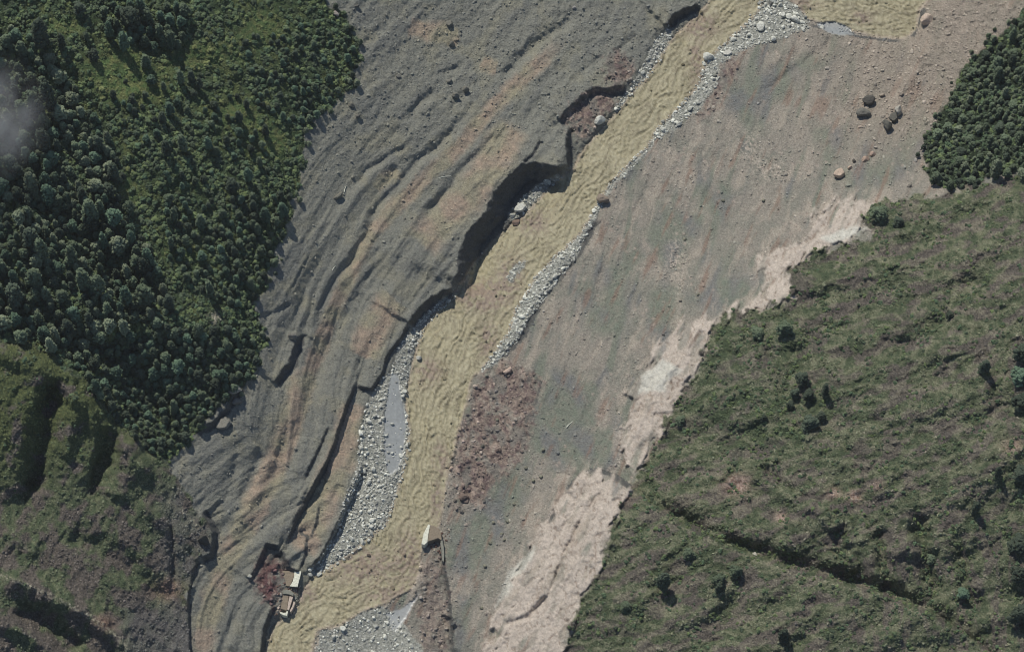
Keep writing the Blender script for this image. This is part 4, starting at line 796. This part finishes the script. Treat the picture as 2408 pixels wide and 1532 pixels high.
W1, GR1, BR1, DK1 = (196, 196, 184), (128, 128, 118), (146, 132, 118), (84, 82, 76)
for a in [
 (1410,279,19,11,11,42,W1,'large smooth white boulder lying at the left water edge of the river'),
 (1226,484,19,11,10,25,W1,'long pale boulder at the foot of the dark alcove scarp'), (1206,503,9,7,6,0,(170,170,158),'smaller pale stone just below the long pale boulder'), (1289,424,14,9,8,-30,(176,176,164),'pale rounded boulder right of the alcove base'),
 (1418,462,17,15,15,30,(140,128,114),'brown boulder perched on the right bank beside the water'), (1215,520,11,10,6,0,(128,110,98),'brown rock just breaking the river surface'),
 (2042,230,17,14,16,10,DK1,'dark angular boulder, upper of the stacked pair on the right slope'), (2032,260,21,15,15,20,(112,110,102),'broad grey boulder, lower of the stacked pair on the right slope'), (2075,221,8,7,7,0,(168,156,138),'small pale boulder right of the dark angular one'),
 (2087,290,12,18,15,20,(98,96,88),'grey leaning boulder, left of the trio near the dark wood'), (2103,272,13,14,14,0,(96,94,86),'dark based boulder, middle of the trio near the dark wood'), (2113,256,11,14,13,-30,(164,160,148),'pale topped boulder, upper right of the trio near the dark wood'),
 (1976,402,17,12,17,10,(190,170,150),'flat topped pink boulder with a dark front side on the right slope'), (1999,392,8,5,6,10,(188,168,148),'small pink block beside the flat topped pink boulder'), (2009,376,5,6,6,0,(90,86,78),'small dark pointed stone above the pink boulder'),
 (2180,42,22,17,15,10,(190,172,154),'big square pinkish block beside the upstream river bend'), (2052,360,10,7,6,30,(172,150,134),'pink stone in the row on the right slope'), (2035,372,13,8,6,35,(170,148,130),'low pink rock heap below the trio'),
 (797,457,15,9,9,30,(120,118,106),'lone grey boulder in a hollow on the upper grey slide'), (1073,222,11,10,10,0,(116,114,104),'rounded grey boulder, left of the pair on the slide'), (1095,207,9,9,10,0,(114,112,102),'grey boulder, right of the pair on the slide'),
 (1057,188,8,9,7,0,(122,120,110),'grey boulder just above the pair on the slide'), (1058,53,10,8,8,0,(118,116,106),'grey boulder near the top edge of the slide'), (1062,101,10,8,8,20,(112,110,100),'dark edged boulder in the upper slide'), (937,177,7,6,6,0,(120,118,108),'small boulder alone in the middle of the upper slide'),
 (828,245,9,9,7,0,(110,108,98),'grey boulder just off the forest corner'), (843,270,8,7,6,0,(108,106,98),'dark small boulder below the forest corner'), (790,30,10,8,7,0,(150,142,132),'pinkish boulder at the top end of the forest edge'), (840,12,8,6,6,0,(112,110,102),'small grey boulder at the top edge of the slide'), (1350,16,6,5,5,0,(160,156,148),'small pale stone high on the slide near the top edge'),
 (553,913,20,9,10,15,(150,146,134),'pale blocky ledge rock at the foot of the left forest'), (528,990,22,14,12,30,(128,126,116),'large tilted grey slab block below the forest foot'), (556,940,14,10,9,0,(112,110,104),'dark rock under the pale ledge at the forest foot'), (478,1262,16,12,16,0,(78,76,70),'dark blocky crag at the end of the lower left ridge'),
 (1774,1301,6,6,5,0,(206,200,184),'small white round boulder on the ridge line'), (728,1349,7,6,6,0,(180,180,168),'pale round boulder at the tip of the gravel bar by the concrete'),
 (1195,868,13,10,9,20,(182,162,146),'pink boulder at the top of the reddish rubble'), (1062,1100,8,7,6,0,(172,154,138),'pale pink boulder at the lower left of the reddish rubble'), (1090,1165,13,11,9,0,(118,104,94),'dark brown boulder at the foot of the reddish rubble'), (1095,1170,10,12,8,40,(110,98,90),'second dark boulder at the foot of the reddish rubble'),
 (1118,906,7,5,5,0,(184,168,152),'pale stone at the left tip of the reddish rubble'), (1934,62,7,8,6,0,W1,'pale rounded boulder beside the grey silt pool'), (1812,5,6,6,5,0,(110,110,104),'dark stone at the top edge beside the upper gravel'),
 (985,838,7,7,6,0,(180,180,170),'pale boulder on the narrow stony shore below the scarp'), (1056,704,5,5,5,0,W1,'small white stone at the scarp foot by the water'), (690,785,12,10,10,0,(116,114,106),'rough grey outcrop boulder in the left slide'), (1665,130,16,13,11,0,W1,'largest white boulder on the left rim of the upper gravel'),
 (1788,58,11,15,11,0,W1,'tall white boulder left of the upper gravel top'), (1843,33,8,7,7,0,W1,'round white boulder in the upper gravel top'), (1870,42,14,9,8,-40,(200,200,188),'long white boulder at the right of the upper gravel top'), (1713,122,14,8,6,10,(198,196,184),'flat white slab rock by the upper gravel')]:
    u, v, rx, ry, rz, rot, colr, label = a
    boulder(u, v, rx, ry, rz, rot, colr, label, None)
for (u, v), w in zip([(1277,1055),(1237,1097),(1272,1119),(1254,1128),(1209,1182),(1193,1224),(1161,1226),(1180,1252),(1186,1266),(1152,1274),(1141,1328),(1132,1427),(1170,985),(1642,690),(1610,560),(1700,470),(1795,470)],
   ['highest','second highest','right hand','middle','single','right one of two','left one of two','largest','tiny','pinkish','low lying','lowest','pink','isolated','faint','upper','far upper']):
    boulder(u, v, 5, 4.5, 4.5, 0, (136, 134, 116), w + ' of the small round stones strewn down the smooth right bank', None)

def ring_pts(poly, n_, seed):
    g = np.random.default_rng(seed); pa = np.array(poly, float); out = []
    u = g.uniform(pa[:, 0].min() - 6, pa[:, 0].max() + 6, n_ * 12); v = g.uniform(pa[:, 1].min() - 6, pa[:, 1].max() + 6, n_ * 12)
    k = poly_sd(poly, u.astype(np.float32), v.astype(np.float32), 12) + 4 * perlin(u / 12, v / 12, 77) < 1.5
    return u[k][:n_], v[k][:n_]
BARS = {'left': ('stone on the wide gravel bar left of the river', 96, 2400, 1.0), 'right': ('white stone on the gravel strip right of the river', 30, 1200, 1.0), 'upper': ('white stone on the curved upstream gravel bar', 46, 900, 1.25),
        'east':  [(1560,300),(1532,345),(1492,388),(1455,428),(1424,462),(1408,500),(1384,545),(1340,575),(1372,535),(1394,500),(1410,462),(1440,424),(1480,380),(1518,345),(1546,300)],
 'east': ('stone of the thin stony edge right of the upper river', 10, 420, 0.85),
        'north': ('pale stone on the shore under the upper left cliff', 14, 420, 0.95), 'alcove': ('pale stone at the foot of the alcove scarp', 8, 160, 1.0), 'mid': ('small stone on the thin shore below the middle scarp', 6, 320, 0.8), 'south': ('pale stone on the gravel flat at the bottom edge', 30, 800, 1.0), 'island': ('stone of the little gravel island in midstream', 4, 90, 0.8)}
S_co, S_f, S_c = [], [], []; soff = 0
def add_stones(u, v, r, cols, sub=0):
    """many small stones joined into the loose gravel"""
    global soff
    n_ = len(u)
    ph = (1 + 5 ** .5) / 2
    ic = np.array([(-1,ph,0),(1,ph,0),(-1,-ph,0),(1,-ph,0),(0,-1,ph),(0,1,ph),(0,-1,-ph),(0,1,-ph),(ph,0,-1),(ph,0,1),(-ph,0,-1),(-ph,0,1)], float); ic /= np.linalg.norm(ic[0])
    fi = np.array([(0,11,5),(0,5,1),(0,1,7),(0,7,10),(0,10,11),(1,5,9),(5,11,4),(11,10,2),(10,7,6),(7,1,8),(3,9,4),(3,4,2),(3,2,6),(3,6,8),(3,8,9),(4,9,5),(2,4,11),(6,2,10),(8,6,7),(9,8,1)])
    a = rng.uniform(0, 6.28, n_); c = ic[None] * (1 + rng.uniform(-.25, .25, (n_, 12, 1))) * (r[:, None, None] * S) * np.stack([rng.uniform(.8, 1.4, n_), rng.uniform(.7, 1.1, n_), rng.uniform(.5, .9, n_)], 1)[:, None]
    x = c[..., 0] * np.cos(a)[:, None] - c[..., 1] * np.sin(a)[:, None]; y = c[..., 0] * np.sin(a)[:, None] + c[..., 1] * np.cos(a)[:, None]
    p = pixel_to_world(u, v, ground_h(u, v) + 0.25 * r)[:, None] + np.stack([x, y, c[..., 2]], -1)
    return p.reshape(-1, 3), (fi[None] + 12 * np.arange(n_)[:, None, None]).reshape(-1, 3), np.repeat(np.concatenate([cols, np.ones((n_, 1))], 1), 12, 0)
for bi, (key, (lab_, ni, ns, k_)) in enumerate(BARS.items()):
    u, v = ring_pts(GRAVEL[key], ni, 500 + bi)
    for a, b in zip(u, v):
        if key == 'left' and 895 < a < 950 and random.random() < .6: a -= 50
        if field_at(F['gravel'], a, b) < 0.5: continue
        r = (3.6 + 4.2 * random.random() ** 2.5) * k_; g_ = random.uniform(172, 226)
        boulder(float(a), float(b), r * random.uniform(.9, 1.4), r * random.uniform(.75, 1.05), r * random.uniform(.6, .9), random.uniform(0, 180), (g_, g_, g_ * 0.935), ('large ' if r > 5.5 * k_ else '') + ('bright ' if g_ > 200 else 'greyish ') + lab_ + ', ' + ('upper' if b < np.percentile(v, 33) else 'lower' if b > np.percentile(v, 66) else 'middle') + ' part', 'stones, ' + key + ' gravel')
    u, v = ring_pts(GRAVEL[key], ns, 600 + bi)
    if key == 'left':
        kk = ~((field_at(F['pool'], u, v) > 0.5) & (rng.uniform(0, 1, len(u)) < 0.93)); u, v = u[kk], v[kk]
    r = (1.2 + 2.6 * rng.uniform(0, 1, len(u)) ** 3) * k_; g_ = rng.uniform(140, 232, len(u))
    cols = np.stack([((g_ / 255) ** 2.2), ((g_ / 255) ** 2.2), ((g_ / 255) ** 2.2) * 0.87], 1)
    co_, f_, c_ = add_stones(u, v, r, cols)
    me = np_mesh('gravel', co_, f_, c_, False); me.materials.append(M_stones); o = bpy.data.objects.new('gravel', me); C.objects.link(o)
    flag(o, 'loose small stones, ' + lab_.split(' on ')[-1].split(' under ')[-1].split(' at ')[-1], None, None, 'stuff')

def strew(name, label, n_, wfield, rlo, rhi, tone, seed, jit=0.25):
    g = np.random.default_rng(seed); u = g.uniform(0, 2408, n_ * 30); v = g.uniform(0, 1532, n_ * 30)
    w = field_at(wfield, u, v); k = g.uniform(0, 1, len(u)) < w; u, v = u[k][:n_], v[k][:n_]
    r = rlo + (rhi - rlo) * g.uniform(0, 1, len(u)) ** 3.5; m = np.array([field_at(col[..., c], u, v) for c in range(3)]).T * tone * g.uniform(1 - jit, 1 + jit, (len(u), 1))
    co_, f_, c_ = add_stones(u, v, r, m.clip(0, .8)); me = np_mesh(name, co_, f_, c_, False); me.materials.append(M_stones); o = bpy.data.objects.new(name, me); C.objects.link(o); flag(o, label, None, None, 'stuff')
strew('rubble', 'blocky pinkish stones gathered below the right hand wood', 420, np.exp(-(((U - 2120) / 130) ** 2 + ((V - 230) / 150) ** 2)) * bank * (perlin(U / 40, V / 40, 245) > -0.1), 2.2, 7.0, 1.25, 706, 0.3)
strew('rubble', 'large loose stones spread over the right bank', 260, bank * 0.5, 2.0, 5.5, 1.1, 707, 0.35)
strew('rocks', 'small rocks breaking the muddy river surface', 170, W * (F['water_sd'] < -6) * (0.1 + 0.9 * (sm > 0.35)), 1.5, 5.0, 0.85, 705, 0.35)
shore = np.exp(-(F['water_sd'] / 7) ** 2) * np.where(F['west'], .6, 1)
strew('rubble', 'loose rubble and stones strewn over the bare right bank', 5200, bank * (0.07 + 0.5 * sstep(1900, 2100, U) * (perlin(U / 50, V / 40, 241) > 0.05) + 1.2 * up_r + 0.25 * sstep(0, .5, perlin(U / 70, V / 70, 53)) + 0.5 * ps.clip(0, 1)) , 0.9, 3.6, 1.2, 701)
strew('rubble', 'jumbled reddish rubble of the eroded patches beside the river', 1700, F['red'] * (0.15 + 0.85 * (perlin(U / 24, V / 24, 88) > 0)), 1.2, 5.5, 1.1, 702, 0.45)
strew('rubble', 'grey clods and stones scattered over the landslide', 3600, slide * (0.06 + 0.3 * upper), 0.9, 4.0, 1.02, 703)
strew('rubble', 'stones along both shores of the river', 2200, shore * (1 - veg_) if (veg_ := F['veg']) is not None else shore, 1.0, 3.6, 1.25, 704, 0.4)

# ------------------------------------------------------------------ broken concrete works by the river
def plain_mat(name, c, rough=0.85):
    m, n, b = new_mat(name, rough, 0.3)
    tc = n.nodes.new('ShaderNodeNewGeometry'); nz = n.nodes.new('ShaderNodeTexNoise'); nz.inputs['Scale'].default_value = 1.2; nz.inputs['Detail'].default_value = 6; n.links.new(tc.outputs['Position'], nz.inputs['Vector'])
    cr = n.nodes.new('ShaderNodeValToRGB'); c = lin(*c); cr.color_ramp.elements[0].position = 0.3; cr.color_ramp.elements[1].position = 0.65
    cr.color_ramp.elements[0].color = (*[float(x * 0.72) for x in c], 1); cr.color_ramp.elements[1].color = (*[float(x) for x in c], 1)
    n.links.new(nz.outputs[0], cr.inputs[0]); n.links.new(cr.outputs[0], b.inputs['Base Color']); bp = n.nodes.new('ShaderNodeBump'); bp.inputs['Strength'].default_value = 0.5; bp.inputs['Distance'].default_value = 0.2; n.links.new(nz.outputs[0], bp.inputs['Height']); n.links.new(bp.outputs[0], b.inputs['Normal'])
    return m
M_conc = plain_mat('pale_concrete', (226, 226, 206)); M_brown = plain_mat('stained_concrete', (140, 128, 110)); M_greyc = plain_mat('grey_concrete', (134, 134, 122)); M_pinkc = plain_mat('pinkish_concrete', (196, 180, 164)); M_darkc = plain_mat('dark_concrete', (74, 76, 70))

def slab(name, outline, ztop, thick, mat, parent=None, cell=2.2):
    """a worn solid with the given outline seen at its top; edges chipped a little"""
    pts = []
    for (a, b), (c, d) in zip(outline, outline[1:] + outline[:1]):
        n_ = max(1, int(math.hypot(c - a, d - b) / cell))
        for i in range(n_):
            t = i / n_; pts.append((a + (c - a) * t + random.uniform(-.35, .35), b + (d - b) * t + random.uniform(-.35, .35)))
    q = pixel_to_world(np.array([p[0] for p in pts]), np.array([p[1] for p in pts]), np.full(len(pts), float(ztop)))
    n_ = len(q); ce = q.mean(0); top = q + np.array([[0, 0, random.uniform(-.06, .06)] for _ in pts]); inn = ce + (q - ce) * 0.93; inn[:, 2] += 0.07; bot = q.copy(); bot[:, 2] -= thick * S
    co_ = np.concatenate([inn, top, bot]); faces = [list(range(n_)), list(range(2 * n_, 3 * n_))[::-1]]
    for i in range(n_):
        j = (i + 1) % n_; faces += [[i, n_ + i, n_ + j, j][::-1], [n_ + i, 2 * n_ + i, 2 * n_ + j, n_ + j][::-1]]
    area = sum(q[i][0] * q[(i + 1) % n_][1] - q[(i + 1) % n_][0] * q[i][1] for i in range(n_))
    if area < 0: faces = [f[::-1] for f in faces]
    me = bpy.data.meshes.new(name); me.from_pydata([tuple(p) for p in co_], [], faces); me.materials.append(mat)
    o = bpy.data.objects.new(name, me); C.objects.link(o); o.parent = parent; return o
def empty(name, u, v, h, label, cat):
    e = bpy.data.objects.new(name, None); C.objects.link(e); flag(e, label, cat); return e

e = empty('concrete_pier', 0, 0, 0, 'broken concrete pier with a bright pale slab on top beside the river', 'pier')
slab('slab', [(692.5,1341),(708,1342),(706.5,1353),(703,1364),(700,1378.5),(691,1378),(681.5,1377),(688,1366),(692,1352)], 16, 3, M_conc, e)
slab('wall', [(664,1341),(692,1341.5),(691.5,1352),(687,1366),(681,1377),(671,1376),(663,1366),(666,1352)], 12, 30, M_brown, e)
slab('pillar', [(693.5,1344),(707,1344.5),(703,1360),(699,1378),(684,1376.5),(689,1366)], 12.8, 30, M_darkc, e)  # dark grey body directly under the pale slab
e = empty('concrete_wall', 0, 0, 0, 'ruined brown concrete chamber with pale wall tops at the river edge', 'wall')
slab('wall', [(665,1396),(679,1400),(674.5,1434),(660,1430)], 9, 24, M_brown, e)
slab('coping', [(681,1400.5),(689,1402),(685,1416),(680,1433),(675.5,1432),(677,1418)], 11, 22, M_pinkc, e)
slab('coping', [(690.5,1412),(694,1416),(690,1428),(684,1438),(681,1435),(687,1424)], 7, 18, M_pinkc, e)
slab('beam', [(664,1390),(672,1385),(684,1387),(691,1394),(689.5,1400),(681,1396.5),(672,1394.5),(665.5,1395.5)], 13, 6, M_greyc, e)
slab('footing', [(659.5,1437.5),(668,1440),(673,1439),(674.5,1433.5),(677.5,1436),(675,1447),(667,1445.5),(659,1441)], 6.5, 14, M_conc, e)
slab('footing', [(645,1420),(655,1422),(658,1426),(656,1431),(648,1428)], 8, 14, M_pinkc, e)
e = empty('concrete_abutment', 0, 0, 0, 'broken concrete abutment with a bright strip along its left side at the right bank', 'abutment')
slab('deck', [(1012,1234),(1022,1236),(1035,1244),(1038,1258),(1038,1269),(1030,1264),(1019,1268),(1006,1272),(1008,1254)], 12, 34, M_brown, e)
slab('coping', [(1007,1231.5),(1011.5,1233),(1007.6,1254),(1005,1273.5),(998,1279.5),(991,1278),(996,1254)], 13.5, 36, M_conc, e)
slab('side_wall', [(1038.5,1262),(1042.5,1276),(1045,1300),(1044,1319),(1040,1317),(1038.5,1296),(1035.5,1276)], 10, 22, M_greyc, e)

# pale dead wood left by the flood
def log(u, v, ln, rot, r, label):
    co_, fc_ = [], []; k = 7
    for i in range(7):
        t = i / 6; rr_ = r * (1 - 0.55 * t) * S; x = (t - .5) * ln * S; bend = math.sin(t * 3) * 0.12 * ln * S * 0.4
        for j in range(k):
            a = 6.283 * j / k; co_.append((x, bend + rr_ * math.cos(a), rr_ * math.sin(a)))
    for i in range(6):
        for j in range(k): fc_.append([i * k + j, i * k + (j + 1) % k, (i + 1) * k + (j + 1) % k, (i + 1) * k + j])
    fc_ += [list(range(k))[::-1], list(range(6 * k, 7 * k))]
    me = bpy.data.meshes.new('log'); me.from_pydata(co_, [], fc_); me.materials.append(M_conc)
    o = bpy.data.objects.new('fallen_log', me); C.objects.link(o); o.location = pixel_to_world(u, v, float(ground_h(u, v)) + r); o.rotation_euler = (0, 0, R(rot)); flag(o, label, 'log')
log(1040, 418, 44, 14, 1.0, 'thin bare log lying across the middle of the landslide'); log(1340, 997, 22, 45, 1.6, 'short pale branch on the smooth right bank'); log(812, 444, 18, 75, 1.2, 'pale stick standing beside the lone slide boulder'); log(1233, 465, 18, 100, 1.2, 'pale broken branch leaning on the long pale boulder'); log(785, 630, 14, 60, 1.2, 'short white stick at the gully edge in the slide')

# ------------------------------------------------------------------ a wisp of cloud over the forest at the left
def wisp(u, v, h, rx, ry, rz, dens, label):
    me = np_mesh('mist', ICO3[0], ICO3[1]); m = bpy.data.materials.new('mist'); m.use_nodes = True; n = m.node_tree; n.nodes.clear()
    out = n.nodes.new('ShaderNodeOutputMaterial'); pv = n.nodes.new('ShaderNodeVolumePrincipled'); n.links.new(pv.outputs[0], out.inputs['Volume']); pv.inputs['Color'].default_value = (.98, .98, .98, 1)
    tc = n.nodes.new('ShaderNodeTexCoord'); ln = n.nodes.new('ShaderNodeVectorMath'); ln.operation = 'LENGTH'; n.links.new(tc.outputs['Object'], ln.inputs[0])
    mr = n.nodes.new('ShaderNodeMapRange'); mr.interpolation_type = 'SMOOTHSTEP'; mr.inputs[1].default_value = 0.98; mr.inputs[2].default_value = 0.0; mr.inputs[3].default_value = 0; mr.inputs[4].default_value = 1; n.links.new(ln.outputs['Value'], mr.inputs[0])
    nz = n.nodes.new('ShaderNodeTexNoise'); nz.inputs['Scale'].default_value = 2.8; nz.inputs['Detail'].default_value = 5; n.links.new(tc.outputs['Object'], nz.inputs['Vector'])
    m2 = n.nodes.new('ShaderNodeMapRange'); m2.inputs[1].default_value = 0.38; m2.inputs[2].default_value = 0.7; n.links.new(nz.outputs[0], m2.inputs[0])
    mu = n.nodes.new('ShaderNodeMath'); mu.operation = 'MULTIPLY'; n.links.new(mr.outputs[0], mu.inputs[0]); n.links.new(m2.outputs[0], mu.inputs[1])
    m3 = n.nodes.new('ShaderNodeMath'); m3.operation = 'MULTIPLY'; m3.inputs[1].default_value = dens; n.links.new(mu.outputs[0], m3.inputs[0]); n.links.new(m3.outputs[0], pv.inputs['Density'])
    me.materials.append(m); o = bpy.data.objects.new('mist', me); C.objects.link(o); o.location = pixel_to_world(u, v, h); o.scale = (rx * S, ry * S, rz * S); flag(o, label, None, None, 'stuff')
wisp(-50, 280, float(ground_h(5, 300)) + 75, 185, 200, 45, 0.17, 'faint wisp of mist over the trees at the left edge')

# ------------------------------------------------------------------ thin mountain air
hz = bpy.data.meshes.new('haze'); bx0, bx1, by0, by1, bz0, bz1 = -1500, 1500, -1800, 1500, -160, CAM[2] + 30
hz.from_pydata([(x, y, z) for z in (bz0, bz1) for y in (by0, by1) for x in (bx0, bx1)], [], [(0,2,3,1),(4,5,7,6),(0,1,5,4),(2,6,7,3),(0,4,6,2),(1,3,7,5)])
m = bpy.data.materials.new('haze'); m.use_nodes = True; n = m.node_tree; n.nodes.clear(); out = n.nodes.new('ShaderNodeOutputMaterial'); pv = n.nodes.new('ShaderNodeVolumePrincipled'); pv.inputs['Density'].default_value = 0.000022; pv.inputs['Color'].default_value = (.9, .91, .92, 1); pv.inputs['Anisotropy'].default_value = 0.2; n.links.new(pv.outputs[0], out.inputs['Volume'])
hz.materials.append(m); o = bpy.data.objects.new('haze', hz); C.objects.link(o); flag(o, 'thin pale mountain haze over the valley', None, None, 'stuff')

co_, f_, c_ = [], [], []
for cx_, cy_, sp in ((676, 1386, 15), (668, 1436, 12), (694, 1385, 9), (1020, 1284, 14), (1034, 1262, 12), (1008, 1234, 9)):
    u = rng.normal(cx_, sp, 60); v = rng.normal(cy_, sp * .8, 60); k = field_at(W, u, v) < 0.6; u, v = u[k], v[k]
    t = np.array([lin(170, 160, 144), lin(130, 116, 102), lin(110, 88, 80)])[rng.integers(0, 3, len(u))]
    a, b, c = add_stones(u, v, 0.8 + 2.6 * rng.uniform(0, 1, len(u)) ** 2, t); f_.append(b + sum(len(q) for q in co_)); co_.append(a); c_.append(c)
me = np_mesh('rubble', np.concatenate(co_), np.concatenate(f_), np.concatenate(c_), False); me.materials.append(M_stones); o = bpy.data.objects.new('rubble', me); C.objects.link(o); flag(o, 'broken rubble around the ruined concrete works', None, None, 'stuff')
